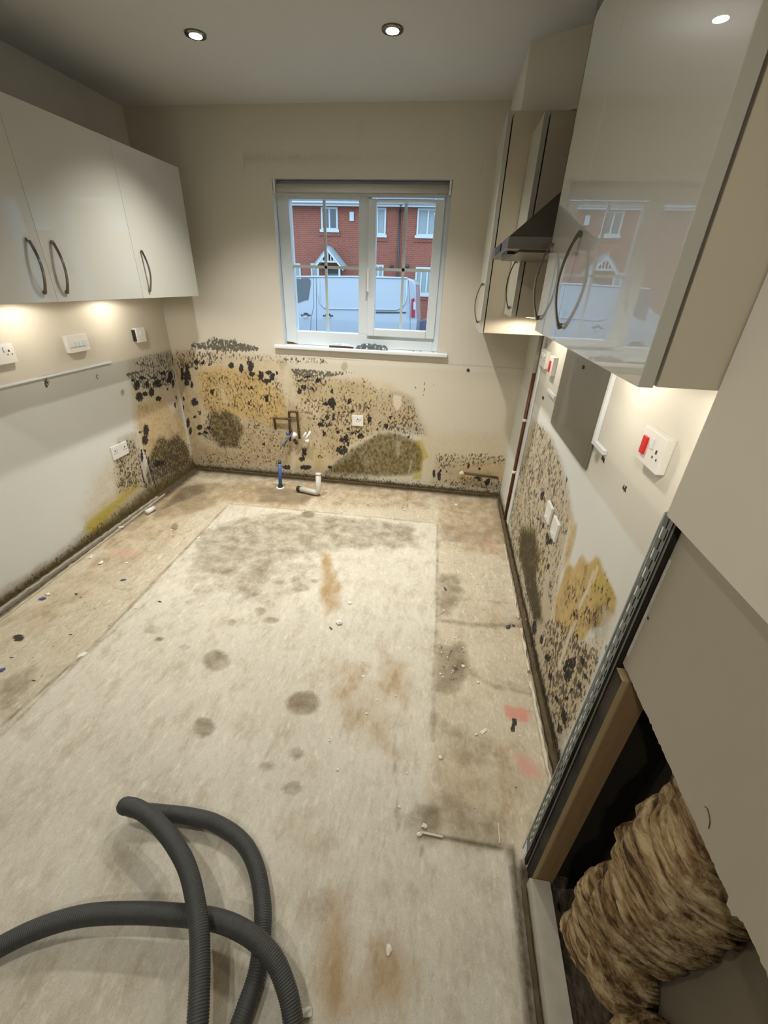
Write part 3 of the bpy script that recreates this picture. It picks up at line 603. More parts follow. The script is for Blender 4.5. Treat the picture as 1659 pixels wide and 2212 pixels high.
S.line('dirt', 0.5, [(850, 1560), (856, 1700), (860, 1790)], 0.005, 0.008)
S.line('olive', 0.5, [(880, 1050), (880, 1100)], 0.004, 0.004); S.line('olive', 0.75, [(905, 1803), (950, 1808), (1080, 1832)], 0.006, 0.007); S.line('olive', 0.5, [(905, 1803), (912, 1850)], 0.004, 0.005)
S.line('dirt', 0.8, [(950, 1340), (1030, 1350), (1120, 1352)], 0.012, 0.02); S.line('dirt', 0.6, [(1000, 1440), (1060, 1480), (1150, 1500)], 0.010, 0.02)
S.poly('dirt', 0.58, [(430, 1150), (520, 1120), (620, 1108), (760, 1118), (890, 1135), (905, 1180), (760, 1185), (640, 1200), (560, 1280), (520, 1300), (500, 1245), (415, 1235)], 0.05)
S.poly('dirt', 0.26, [(400, 1230), (560, 1200), (690, 1180), (700, 1250), (600, 1300), (520, 1310), (400, 1290)], 0.07)
S.poly('speck', 0.0, [(10, 1900), (11, 1900), (11, 1901)], 0.01)
for px, py, rx, ry, st in [(655, 1519, 34, 27, .80), (467, 1427, 28, 23, .72), (440, 1571, 25, 21, .68), (577, 1655, 18, 11, .62), (640, 1627, 17, 14, .55), (633, 1704, 21, 14, .5), (665, 1112, 15, 8, .9), (377, 1138, 8, 8, 1), (345, 1380, 7, 5, .9), (400, 1398, 14, 6, .5), (560, 1320, 12, 9, .6), (585, 1340, 16, 7, .55), (640, 1255, 12, 14, .6), (650, 1270, 20, 9, .55), (545, 1275, 24, 14, .7), (600, 1255, 16, 9, .5), (680, 1255, 8, 5, .6), (410, 1300, 10, 6, .4), (500, 1345, 10, 8, .4), (330, 1360, 20, 10, .35), (700, 1950, 24, 50, .25)]:
    S.blob('dirt', st, px, py, rx, ry, 0.22)
S.poly('ochre', 0.75, [(695, 1195), (712, 1195), (720, 1230), (738, 1270), (730, 1310), (705, 1330), (692, 1280)], 0.03)
for pts, st in [([(705, 1920), (740, 1920), (760, 2060), (740, 2212), (690, 2212), (690, 2060)], .62), ([(800, 2040), (860, 2020), (900, 2100), (850, 2212), (800, 2160)], .62), ([(740, 2100), (800, 2080), (800, 2212), (730, 2212)], .5), ([(640, 1960), (700, 1950), (690, 2010), (650, 2040)], .3), ([(440, 1330), (500, 1320), (520, 1360), (450, 1370)], .15), ([(820, 1400), (900, 1440), (880, 1540), (800, 1520)], .34), ([(700, 1420), (840, 1440), (860, 1640), (720, 1560)], .28), ([(430, 2110), (460, 2060), (520, 2090), (470, 2212), (440, 2212)], .45),
                ([(500, 1040), (700, 1050), (640, 1100), (520, 1085)], .5), ([(330, 1070), (440, 1040), (420, 1110), (330, 1130)], .5), ([(600, 1760), (680, 1740), (700, 1850), (640, 1880)], .22)]:
    S.poly('ochre', st, pts, 0.05)
S.poly('dirt', 0.85, [(550, 1050), (690, 1060), (660, 1090), (560, 1085)], 0.04); S.poly('dirt', 0.95, [(905, 1745), (955, 1735), (960, 1780), (950, 1800), (905, 1800)], 0.02)
S.poly('dirt', 0.6, [(880, 1780), (960, 1720), (1080, 1760), (1085, 1830), (900, 1810)], 0.05)
S.poly('dirt', 0.7, [(950, 1240), (990, 1240), (1000, 1280), (970, 1330), (948, 1330)], 0.03); S.poly('dirt', 0.85, [(945, 1395), (1000, 1390), (1010, 1440), (985, 1490), (940, 1500)], 0.035)
S.poly('speck', 0.55, [(945, 1380), (1010, 1390), (1010, 1460), (940, 1500)], 0.03); S.poly('speck', 0.36, [(960, 1130), (1080, 1140), (1150, 1400), (1180, 1560), (960, 1500)], 0.05)
S.poly('dirt', 0.45, [(950, 1135), (1080, 1130), (1090, 1180), (950, 1170)], 0.04); S.poly('dirt', 0.4, [(960, 1560), (1060, 1600), (1060, 1660), (960, 1640)], 0.05)
S.poly('speck', 0.42, [(640, 1110), (900, 1140), (900, 1050), (640, 1040)], 0.05)
S.poly('speck', 0.38, [(0, 1400), (200, 1250), (420, 1100), (440, 1200), (200, 1400), (0, 1560)], 0.06)
S.poly('speck', 0.30, [(430, 1150), (900, 1150), (800, 1300), (480, 1340)], 0.06)
for pts, st in [([(400, 1045), (560, 1040), (600, 1080), (480, 1085), (400, 1120), (340, 1110)], .55), ([(620, 1040), (900, 1055), (930, 1100), (700, 1095)], .35), ([(950, 1080), (1085, 1075), (1100, 1200), (1000, 1190), (950, 1140)], .45), ([(1000, 1290), (1120, 1300), (1150, 1400), (1060, 1360)], .22), ([(960, 1640), (1100, 1600), (1150, 1700), (1090, 1800), (960, 1740)], .32), ([(0, 1330), (60, 1310), (200, 1200), (330, 1110), (420, 1110), (380, 1180), (200, 1290), (0, 1420)], .25), ([(150, 1150), (330, 1090), (400, 1140), (260, 1220)], .3)]:
    S.poly('ochre', st*0.8, pts, 0.06); S.poly('dirt', st*0.55, pts, 0.08)
for a, b, c_, d_ in ((985, 1180, 1090, 1200), (960, 1290, 1120, 1305), (1000, 1440, 1160, 1500), (960, 1600, 1100, 1640)): S.line('dirt', 0.3, [(a, b), (c_, d_)], 0.012, 0.02)
S.poly('pink', 0.95, [(1089, 1522), (1112, 1528), (1125, 1528), (1142, 1534), (1143, 1562), (1112, 1558), (1092, 1548)], 0.006)
S.poly('pink', 0.72, [(1112, 1628), (1135, 1632), (1160, 1655), (1172, 1680), (1130, 1678), (1118, 1655)], 0.02)
S.poly('pink', 0.35, [(1050, 1160), (1080, 1175), (1070, 1190), (1045, 1180)], 0.03); S.blob('pink', .3, 1145, 1325, 20, 18); S.blob('pink', .4, 270, 1195, 26, 10)
S.poly('black', 0.72, [(1104, 1549), (1117, 1551), (1115, 1582), (1103, 1580)], 0.002)
for px, py, r in [(1108, 1612, 5), (1130, 1610, 6), (1036, 1720, 5), (1028, 1745, 4), (1080, 1625, 3), (1099, 1629, 3), (1112, 1703, 5), (1036, 1743, 3), (1064, 1268, 3), (1060, 1250, 3), (40, 1378, 16), (153, 1370, 5), (205, 1316, 4), (165, 1283, 6), (175, 1290, 4), (115, 1395, 4), (25, 1421, 5), (72, 1472, 6), (1000, 1440, 3), (985, 1465, 4), (310, 1095, 5)]:
    S.blob('black', 0.72, px, py, r, r*0.55, 0.4)
S.poly('dirt', 0.6, [(0, 1470), (70, 1440), (80, 1470), (20, 1520), (0, 1530)], 0.04)
S.poly('dirt', 0.5, [(240, 1262), (255, 1272), (285, 1270), (300, 1255), (300, 1262), (280, 1278), (245, 1272)], 0.01)
S.poly('dirt', 0.55, [(400, 1045), (470, 1050), (440, 1100), (360, 1110), (330, 1130), (330, 1100)], 0.04); S.poly('olive', 0.55, [(390, 1055), (440, 1045), (445, 1062), (400, 1080), (350, 1100)], 0.03)
# grime against the walls
dl = x-XL; db = D-y; dr = XR-x
S.at['stain'][:, 1] = np.maximum(S.at['stain'][:, 1], 0.9*(1-sstep(dl+wob(S.P, 0.012, 12), 0.06, 0.11)))
S.at['stain'][:, 1] = np.maximum(S.at['stain'][:, 1], 0.95*(1-sstep(db+wob(S.P, 0.015, 12), 0.03, 0.09)))
S.at['stain'][:, 2] = np.maximum(S.at['stain'][:, 2], 0.55*(1-sstep(db+wob(S.P, 0.05, 6), 0.06, 0.26)))
S.at['stain'][:, 2] = np.maximum(S.at['stain'][:, 2], 0.5*(1-sstep(dl+wob(S.P, 0.03, 6), 0.08, 0.26))*sstep(y, 1.6, 2.4))
S.at['stain'][:, 1] = np.maximum(S.at['stain'][:, 1], 0.95*(1-sstep(dr+wob(S.P, 0.008, 14), 0.012, 0.045)))
S.at['stain'][:, 2] = np.maximum(S.at['stain'][:, 2], 0.55*(1-sstep(dr+wob(S.P, 0.04, 6), 0.03, 0.14))*sstep(y, 1.9, 2.5))
# dark gap beside the partition plate, and darker floor beyond it
dp = sd_line(S.P, (0.352, 0.62), (0.362, -2.6)); S.at['stain'][:, 1] = np.maximum(S.at['stain'][:, 1], 0.85*(1-sstep(dp, 0.006, 0.022)))
S.at['stain'][:, 1] = np.maximum(S.at['stain'][:, 1], 0.9*sstep(x, 0.355, 0.37)*(1-sstep(y, 0.62, 0.66)))
S.line('olive', 0.8, [(1105, 1835), (1112, 1870)], 0.010, 0.01); S.line('black', 0.6, [(1055, 1915), (1050, 1960), (1048, 1995)], 0.002, 0.003)
S.build('floor', 'floor')
struct(bx('floor_slab', XL-0.3, XR+0.6, Y0-0.1, D+0.30, -0.25, -0.012, 'cavity'))

# ---- ceiling, remaining walls
struct(bx('ceiling', XL-0.3, XR+0.6, Y0-0.1, D+0.30, CE, CE+0.12, 'ceiling'))
struct(bx('wall_left_outer', XL-0.25, XL-0.01, Y0-0.1, D+0.30, -0.1, CE, 'ext_wall'))
struct(bx('wall_front', XL-0.1, XR+0.3, Y0-0.1, Y0, 0, CE, 'cream'))
struct(bx('wall_right_outer', XR+0.004, XR+0.25, -2.7, D+0.30, -0.1, CE, 'cavity'))
# boxed-in duct in the ceiling corner above the wall cabinets
bm = B(); prism(bm, [(0.223, D-0.001, 2.155), (0.223, 2.522, 2.155), (0.423, 2.405, 2.155), (XR, 2.33, 2.155), (XR, D-0.001, 2.195)], (0, 0, CE-2.155+0.002))
struct(obj('trim_2', bm, 'cream'))

# ---- stud partition on the right: upper face board, exposed frame, wool, cut board
ZU = 1.189
bm = B(); box(bm, XP, XP+0.0125, Y0, YP-0.002, ZU, CE); box(bm, XP+0.0125, XR, YP-0.014, YP-0.002, 0.0, CE); struct(obj('wall_partition', bm, 'cream'))
struct(bx('wall_partition_dark_sheet', XP+0.0128, XR, YP-0.0175, YP-0.0145, 0.0, ZU, 'cavity'))  # thin near-black sheet added so the open cavity looks unlit here
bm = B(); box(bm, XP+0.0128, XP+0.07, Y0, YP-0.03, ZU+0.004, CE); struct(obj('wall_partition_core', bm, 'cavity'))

# ================================================================== THINGS
# ---- ceiling downlights
def spot_rot(o): o.rotation_euler = (0, 0, 0)
dl_spots = [(-1.184, 2.370, 'ceiling downlight on the left, above the wall cabinets side', W_DOWN), (-0.342, 2.387, 'ceiling downlight nearest the boxed-in duct corner, right of the other', W_DOWN)]
def make_downlight(x, y, label, power, ang=108, blend=1.0):  # builds the two seen downlights and the added fill lamps
    t = thing('ceiling_downlight', label, 'ceiling light', (x, y, CE), 'recessed chrome ceiling downlights')
    bm = B(); cyl(bm, (x, y, CE-0.006), (x, y, CE), 0.043, 0.045, 40)
    r = bmesh.ops.create_circle  # ring lip
    obj('trim_ring', bm, 'chrome', t, True)
    bm = B(); cyl(bm, (x, y, CE-0.008), (x, y, CE-0.0065), 0.026, 0.026, 32); obj('lamp_lens', bm, glow('lamp_glow', (1.0, 0.97, 0.90), 60.0), t)
    s = new_light('lamp_beam', 'SPOT', (0, 0, -0.014), power, NEUT, t, spot_size=math.radians(ang), spot_blend=blend, shadow_soft_size=0.022)
    return t
for a in dl_spots: make_downlight(*a)
# fill lamps added out of view to brighten the near floor and partition
for x, y, lb in ((-1.18, 0.35, 'added fill lamp out of view above the hose'), (-0.34, -0.9, 'added fill lamp out of view behind the photographer')):
    make_downlight(x, y, lb, W_FILL, 165, 0.5)

# ---- wall cabinets
def bow_handle(parent, x, y, z0, z1, sgn, mat='chrome'):
    """arched bar standing off a door front at x; sgn = direction it stands out"""
    n = 22; bm = B(); pts = []
    for k in range(n+1):
        u = k/n; pts.append((x+sgn*(0.004+0.026*math.sin(PI*u)**0.8), y, z0+(z1-z0)*u))
    wds = [0.0065-0.0015*math.sin(PI*k/n) for k in range(n+1)]
    pts = [Vector(p) for p in pts]; rings = []
    for i, p in enumerate(pts):
        tg = (pts[min(i+1, n)]-pts[max(i-1, 0)]).normalized(); ny = Vector((0, 1, 0)); nn = tg.cross(ny); th = 0.0045 if 1 < i < n-1 else 0.007
        rings.append([bm.verts.new(p+ny*sy*wds[i]+nn*sn*th*0.5) for sy, sn in ((-1, -1), (-1, 1), (1, 1), (1, -1))])
    for a, b in zip(rings, rings[1:]):
        for k in range(4): bm.faces.new((a[k], a[(k+1) % 4], b[(k+1) % 4], b[k]))
    bm.faces.new(list(reversed(rings[0]))); bm.faces.new(rings[-1])
    for zz in (z0+0.006, z1-0.006): cyl(bm, (x, y, zz), (x+sgn*0.008, y, zz), 0.006, 0.006, 12)
    return obj('handle', bm, mat, parent)
def cabinet(label, cat, xf, xw, y0, y1, z0, z1, doors, lights, group, hz=(1.415, 1.613), loc_y=None):
    """xf: door front plane, xw: wall; doors: (y0, y1, handle_y)"""
    sg = -1 if xf < xw else 1            # room side direction
    t = thing('wall_cabinet', label, cat, (xw, (y0+y1)/2, z0), group)
    xb = xf-sg*0.022
    bm = B(); th = 0.018; xs = sorted((xb-sg*0.003, xw-(-sg)*(-0.001)))
    a, b = xs
    box(bm, a, b, y0, y0+th, z0, z1); box(bm, a, b, y1-th, y1, z0, z1); box(bm, a, b, y0+th, y1-th, z1-th, z1)
    box(bm, a, b, y0+th, y1-th, z0+0.004, z0+0.004+th)
    obj('body', bm, 'carcass', t)
    for d0, d1, hy in doors:
        bm = B(); box(bm, min(xf, xf-sg*0.02), max(xf, xf-sg*0.02), d0+0.0007, d1-0.0007, z0-0.002, z1+0.002, 0.0012); d = obj('door', bm, 'door', t, bevel=0)
        bow_handle(d, xf, hy, hz[0], hz[1], sg)
    for ly in lights:
        lx = xw+sg*0.17
        bm = B(); cyl(bm, (lx, ly, z0-0.006), (lx, ly, z0+0.003), 0.034, 0.034, 28); k = obj('cabinet_light', bm, 'steel', t, True)
        bm = B(); cyl(bm, (lx, ly, z0-0.0075), (lx, ly, z0-0.0062), 0.024, 0.024, 24); obj('light_lens', bm, M['cab_glow'], k)
        new_light('light_beam', 'SPOT', Vector((lx, ly, z0-0.012))-Vector(parent_loc(t)), W_CAB, WARM, t, spot_size=math.radians(176), spot_blend=0.25, shadow_soft_size=0.018)
    return t
M['cab_glow'] = glow('cabinet_lamp_glow', (1.0, 0.85, 0.6), 12.0)
GL = 'wall cabinets along the left wall'; ZB, ZT = 1.384, 2.068
cabinet('gloss cream wall cabinet on the left wall, nearest the window', 'cabinet', XLC, XL, 2.385, 2.969, ZB, ZT, [(2.385, 2.969, 2.444)], [2.54], GL)
cabinet('gloss cream wall cabinet in the middle of the left wall run, reflecting the window', 'cabinet', XLC, XL, 1.804, 2.385, ZB, ZT, [(1.804, 2.385, 1.861)], [1.94], GL)
cabinet('gloss cream wall cabinet on the left wall cut off by the photo edge', 'cabinet', XLC, XL, 1.222, 1.804, ZB, ZT, [(1.222, 1.804, 1.744)], [1.34], GL)
GR = 'wall cabinets along the right wall'
cabinet('large gloss cream wall cabinet nearest the camera with two curved handles', 'cabinet', XC, XR, YP+0.001, 1.488, ZB, ZT, [(YP+0.001, 1.205, 1.153), (1.205, 1.488, 1.452)], [0.80, 1.27], GR)
cabinet('narrow gloss cream wall cabinet between the hood and the corner cabinet', 'cabinet', XC, XR, 2.107, 2.402, ZB, ZT, [(2.107, 2.402, 2.196)], [2.25], GR, (1.411, 1.605))
XA = 0.1615
tA = cabinet('deeper and lower cream corner cabinet right of the window', 'cabinet', XA, XR, 2.408, 2.85, 1.287, 2.153, [(2.408, 2.85, 2.57)], [], GR, (1.32, 1.514))
bx('filler_panel', XA+0.04, XA+0.06, 2.851, D-0.003, 1.29, 2.15, 'carcass', tA)

# ---- cooker hood
th_ = thing('cooker_hood', 'brushed steel chimney cooker hood between the right wall cabinets', 'cooker hood', (XR, 1.79, 1.6))
y0, y1, xf = 1.493, 2.100, 0.150
bm = B()
box(bm, xf, XR-0.002, y0, y1, 1.600, 1.632, 0.002); obj('hood_rim', bm, 'steel', th_)
bm = B(); lo = [(xf+0.004, y0+0.004), (XR-0.002, y0+0.004), (XR-0.002, y1-0.004), (xf+0.004, y1-0.004)]; hi = [(0.345, 1.66), (XR-0.002, 1.66), (XR-0.002, 1.93), (0.345, 1.93)]
a = [bm.verts.new((p[0], p[1], 1.633)) for p in lo]; b = [bm.verts.new((p[0], p[1], 1.80)) for p in hi]
for k in range(4): bm.faces.new((a[k], a[(k+1) % 4], b[(k+1) % 4], b[k]))
bm.faces.new(a); bm.faces.new(list(reversed(b))); obj('hood_canopy', bm, 'steel', th_)
bx('hood_chimney', 0.350, XR-0.002, 1.665, 1.925, 1.80, CE-0.001, 'steel', th_)
bx('control_panel', xf-0.003, xf-0.0003, 1.70, 1.90, 1.605, 1.628, 'black', th_)
bx('grease_filter', xf+0.04, XR-0.06, 1.53, 2.06, 1.594, 1.5995, 'steel_dark', th_)
bx('light_strip', xf+0.012, xf+0.036, 1.60, 1.78, 1.592, 1.5995, 'black', th_)

# ---- splash panel and trims on the right wall
sp = thing('splash_panel', 'dark grey splashback panel on the right wall below the hood', 'splashback', (XR, 1.8, 0.93))
bx('panel_sheet', XR-0.007, XR-0.001, 1.525, 2.107, 0.922, 1.599, 'steel_dark', sp)
bm = B(); cyl(bm, (XR-0.012, 1.81, 1.232), (XR-0.0065, 1.81, 1.232), 0.007, 0.007, 14); obj('wall_plug', bm, 'dark_gap', sp)
bx('panel_edge', XR-0.0068, XR-0.001, 1.495, 1.5245, 0.925, 1.599, M['strip_grey'] if False else 'steel_dark', sp)
o = bx('tile_trim', XR-0.014, XR-0.001, 1.474, 1.490, 1.030, 1.38, 'white_gloss'); tag(o, 'upright white tile trim beside the near edge of the grey splashback', 'trim')
o = bx('tile_trim', XR-0.014, XR-0.001, 1.368, 1.472, 1.031, 1.045, 'white_gloss'); tag(o, 'short level white tile trim at the foot of the upright trim', 'trim')
p = onX(XR, 1186, 846); q = onX(XR, 1201, 862)
o = bx('tile_trim', XR-0.012, XR-0.001, min(q[1], p[1]), max(q[1], p[1]), 1.032, 1.046, 'white_gloss'); tag(o, 'short white tile trim at the far side of the grey splashback', 'trim')
# sealant line along the left wall
o = bx('sealant_bead', XL+0.0003, XL+0.006, 1.0, 2.497, 0.998, 1.007, 'white_gloss'); tag(o, 'thin white sealant line left along the left wall where the worktop was', 'sealant')

# ---- electrical plates.  built in a local frame: u along wall, v up, n out of wall
def frame_for(wall, u, v):
    if wall == 'L': return Matrix(((0, 0, 1, XL), (1, 0, 0, u), (0, 1, 0, v), (0, 0, 0, 1)))
    if wall == 'R': return Matrix(((0, 0, -1, XR), (1, 0, 0, u), (0, 1, 0, v), (0, 0, 0, 1)))
    return Matrix(((1, 0, 0, u), (0, 0, -1, D), (0, 1, 0, v), (0, 0, 0, 1)))
def lbox(bm, mt, u0, u1, v0, v1, n0, n1, bev=0.0):
    r0 = set(bm.verts); box(bm, u0, u1, v0, v1, n0, n1, bev)
    for vv in bm.verts:
        if vv not in r0: vv.co = mt @ vv.co
def plate(name, label, cat, wall, u, v, wd, ht, dp=0.012, group=None, face=()):
    """face: list of (partname, mat, u0,u1,v0,v1,n0,n1) relative to the plate centre"""
    mt = frame_for(wall, u, v); t = thing(name, label, cat, tuple(mt.translation), group)
    bm = B(); lbox(bm, mt, -wd/2, wd/2, -ht/2, ht/2, 0.0005, dp, 0.002); obj('plate', bm, 'white_plastic', t)
    for f in face:
        for g in (f[2] if isinstance(f[2], list) else [f[2:]]):
            bm = B(); lbox(bm, mt, g[0], g[1], g[2], g[3], dp+g[4], dp+g[5], 0.0); obj(f[0], bm, f[1], t)
    return t
def socket_slots(cx, s=1): return [(cx-0.004, cx+0.004, 0.006, 0.016, 0.0002, 0.0006), (cx-0.014, cx-0.008, -0.008, -0.002, 0.0002, 0.0006), (cx+0.008, cx+0.014, -0.008, -0.002, 0.0002, 0.0006)]
# left wall
plate('switch_plate', 'wide white four-gang switch plate under the left wall cabinets', 'switch', 'L', 2.262, 1.142, 0.150, 0.090, 0.026, None, [('rocker', 'upvc', -0.052+0.027*k, -0.052+0.027*k+0.022, -0.014, 0.014, 0, 0.004) for k in range(4)])
t = plate('fused_spur', 'white single switch plate with a dark side, nearest the left corner', 'switch', 'L', 2.806, 1.134, 0.090, 0.090, 0.030, None, [('rocker', 'upvc', -0.008, 0.008, 0.0, 0.024, 0, 0.004)])
mt = frame_for('L', 2.806, 1.134); bm = B(); lbox(bm, mt, -0.053, -0.0465, -0.036, 0.036, 0.0005, 0.022); obj('back_box', bm, 'black', t)
plate('wall_socket', 'white socket plate cut off by the left photo edge', 'socket', 'L', 1.795, 1.145, 0.147, 0.090, 0.022, None, [('rocker', 'upvc', [(-0.03, -0.018, 0.01, 0.03, 0, 0.004), (0.018, 0.03, 0.01, 0.03, 0, 0.004)]), ('socket_slot', 'slot', socket_slots(-0.045)+socket_slots(0.045))])
plate('wall_socket', 'white socket low on the left wall beside the mould', 'socket', 'L', 2.357, 0.456, 0.147, 0.088, 0.010, None, [('rocker', 'upvc', [(-0.03, -0.018, 0.01, 0.03, 0, 0.003), (0.018, 0.03, 0.01, 0.03, 0, 0.003)]), ('socket_slot', 'slot', socket_slots(-0.045)+socket_slots(0.045))])
# back wall
plate('wall_socket', 'small white square socket in the mould on the window wall', 'socket', 'B', -0.632, 0.544, 0.088, 0.086, 0.010, None, [('rocker', 'upvc', 0.014, 0.030, 0.012, 0.032, 0, 0.004), ('socket_slot', 'slot', socket_slots(0, 1))])
# right wall
plate('cooker_switch', 'white cooker switch and socket plate with red rocker nearest the camera', 'switch', 'R', 1.072, 1.157, 0.122, 0.088, 0.022, None,
      [('red_rocker', 'red', 0.022, 0.044, -0.022, 0.022, 0, 0.006), ('rocker', 'upvc', -0.008, 0.004, 0.004, 0.028, 0, 0.004), ('neon', 'upvc', 0.050, 0.055, 0.012, 0.024, 0, 0.002), ('socket_slot', 'slot', [(g[0]-0.032, g[1]-0.032, g[2]-0.008, g[3]-0.008, g[4], g[5]) for g in socket_slots(0)])])
plate('cooker_switch', 'white cooker switch plate with red rocker beyond the grey splashback', 'switch', 'R', 2.29, 1.160, 0.090, 0.088, 0.024, None, [('red_rocker', 'red', -0.012, 0.012, -0.030, 0.022, 0, 0.006)])
plate('wall_socket', 'white socket plate under the narrow cabinet by the corner', 'socket', 'R', 2.50, 1.165, 0.147, 0.088, 0.022, None, [('rocker', 'upvc', [(-0.03, -0.018, 0.01, 0.03, 0, 0.004), (0.018, 0.03, 0.01, 0.03, 0, 0.004)]), ('socket_slot', 'slot', socket_slots(-0.045)+socket_slots(0.045))])
for (px, py, lab) in ((1184, 1107, 'upper'), (1197, 1142, 'lower')):
    p = onX(XR-0.01, px, py)
    plate('blank_plate', 'white outlet plate in the mould on the right wall, the %s and %s of two' % (lab, 'farther' if lab == 'upper' else 'nearer'), 'outlet', 'R', float(p[1]), float(p[2]), 0.088, 0.086, 0.012, None, [('cable_outlet', 'upvc', -0.010, 0.010, -0.03, -0.02, 0, 0.003)])

# ---- window
YG = D+0.080
def wpt(px, py, yv=YG): p = onY(yv, px, py); return float(p[0]), float(p[2])
FX0, FX1, FZ0, FZ1 = WX0+0.001, WX1-0.001, WZ0+0.0, WZ1-0.001
MX0, MX1 = wpt(776, 570)[0], wpt(800, 570)[0]
gl = [wpt(626, 432)[0], wpt(775, 575)[0], wpt(700, 717)[1], wpt(700, 432)[1]]
gr = [wpt(812, 575)[0], wpt(931, 575)[0], wpt(865, 712)[1], wpt(865, 439)[1]]
gl[0] = wpt(634, 575)[0]
bm = B()
box(bm, FX0, gl[0], YG-0.02, YG+0.05, FZ0, FZ1, 0.004); box(bm, gr[1]+0.052, FX1, YG-0.02, YG+0.05, FZ0, FZ1, 0.004)
box(bm, gl[0], gr[1]+0.052, YG-0.02, YG+0.05, gl[3]+0.02, FZ1, 0.004); box(bm, gl[0], gr[1]+0.052, YG-0.02, YG+0.05, FZ0, gl[2], 0.004)
box(bm, MX0, MX1, YG-0.02, YG+0.05, gl[2], gl[3]+0.02, 0.004)
box(bm, gl[0], MX0, YG-0.02, YG+0.05, gl[3], gl[3]+0.02); box(bm, MX1-0.01, gr[1]+0.055, YG-0.012, YG+0.045, gr[3]+0.03, gl[3]+0.03)
win = struct(obj('window_1', bm, 'upvc'))
bm = B(); s0, s1, s2, s3 = MX1-0.012, gr[1]+0.060, gr[2]-0.050, gr[3]+0.018
box(bm, s0, gr[0], YG-0.036, YG+0.02, s2, s3, 0.006); box(bm, gr[1], s1, YG-0.036, YG+0.02, s2, s3, 0.006)
box(bm, gr[0], gr[1], YG-0.036, YG+0.02, gr[3], s3, 0.006); box(bm, gr[0], gr[1], YG-0.036, YG+0.02, s2, gr[2], 0.006)
sash = obj('opening_sash', bm, 'upvc', win)
bm = B(); box(bm, gl[0], MX0, YG, YG+0.005, gl[2], gl[3]); obj('pane', bm, 'glass', win)
bm = B(); box(bm, gr[0], gr[1], YG, YG+0.005, gr[2], gr[3]); obj('pane', bm, 'glass', sash)
for pr, g, vx, hz in ((win, gl, wpt(703.5, 575)[0], wpt(700, 577)[1]), (sash, gr, wpt(871, 575)[0], wpt(870, 583)[1])):
    bm = B(); box(bm, vx-0.009, vx+0.009, YG+0.006, YG+0.014, g[2], g[3]); box(bm, g[0], g[1], YG+0.006, YG+0.014, hz-0.009, hz+0.009); obj('glazing_bar', bm, 'upvc_grey', pr)
hx, hz_ = wpt(796, 590, YG-0.04); bm = B(); box(bm, hx-0.012, hx+0.012, YG-0.052, YG-0.036, hz_-0.03, hz_+0.03, 0.004); box(bm, hx-0.008, hx+0.008, YG-0.070, YG-0.052, hz_-0.11, hz_+0.012, 0.004); obj('window_handle', bm, 'white_plastic', sash)
# sill board
bm = B(); box(bm, -1.262, 0.014, D-0.028, D-0.0005, 1.050, 1.0745, 0.006); box(bm, WX0+0.001, WX1-0.001, D-0.0005, D+0.0595, 1.052, 1.0745); struct(obj('trim_3', bm, 'white_gloss'))
# roller blind
bl = thing('roller_blind', 'rolled-up beige roller blind across the top of the window', 'blind', (-0.625, D+0.03, 2.03))
zz = 2.026; bm = B(); cyl(bm, (WX0+0.022, D+0.028, zz-0.018), (WX1-0.022, D+0.028, zz-0.018), 0.024, 0.024, 28); obj('fabric_roll', bm, 'blind', bl, True)
for xx in (WX0+0.004, WX1-0.016): bx('bracket', xx, xx+0.012, D+0.004, D+0.052, zz-0.045, WZ1-0.001, 'upvc_grey', bl)
bx('bottom_bar', WX0+0.03, WX1-0.03, D+0.020, D+0.028, zz-0.056, zz-0.0425, 'blind', bl)
bm = B(); tube(bm, [(WX1-0.018, D+0.008, zz-0.02-0.01*k) for k in range(60)], 0.0012, 6); obj('pull_chain', bm, 'white_plastic', bl)

# ---- things on the sill
o = thing('plastic_packet', 'clear plastic packet lying on the window sill, left of the dark one', 'packet', (-0.78, D+0.03, 1.0746))
bm = B(); n = 22
def pouch(bm, x0, x1, y0, y1, z0, h, sd):
    vs_ = {}
    for i in range(n+1):
        for j in range(9):
            u, v = i/n, j/8; hh = h*(max(0, math.sin(PI*u)*math.sin(PI*v))**0.35)*(0.65+0.5*mnoise.noise(Vector((i*0.45+sd, j*0.6, sd))))
            for s in (0, 1): vs_[(i, j, s)] = bm.verts.new((x0+(x1-x0)*u, y0+(y1-y0)*v+0.004*math.sin(i+sd), z0+(max(hh, 0.0015) if s else 0.0)))
    for i in range(n):
        for j in range(8):
            bm.faces.new((vs_[i, j, 1], vs_[i+1, j, 1], vs_[i+1, j+1, 1], vs_[i, j+1, 1])); bm.faces.new((vs_[i, j, 0], vs_[i, j+1, 0], vs_[i+1, j+1, 0], vs_[i+1, j, 0]))
    for i in range(n):
        for j in (0, 8): bm.faces.new((vs_[i, j, 0], vs_[i+1, j, 0], vs_[i+1, j, 1], vs_[i, j, 1]))
    for j in range(8):
        for i in (0, n): bm.faces.new((vs_[i, j, 0], vs_[i, j+1, 0], vs_[i, j+1, 1], vs_[i, j, 1]))
pouch(bm, -0.865, -0.655, D-0.006, D+0.044, 1.0750, 0.040, 2.0); M['film'] = plain('crinkled_clear_film', (0.55, 0.66, 0.76), 0.12, 0.0, 0.3, 25, 0.6)
obj('film', bm, 'film', o)
bx('contents', -0.845, -0.665, D-0.012, D-0.0065, 1.0748, 1.088, 'copper', o)
o = thing('plastic_packet', 'dark grey crinkled packet lying on the window sill below the window catch', 'packet', (-0.53, D+0.03, 1.0746))
bm = B(); pouch(bm, -0.650, -0.415, D-0.014, D+0.040, 1.0750, 0.050, 7.0); M['film_dark'] = plain('crinkled_dark_film', (0.12, 0.145, 0.16), 0.15, 0.2, 0.5, 25, 0.6); obj('film', bm, 'film_dark', o)
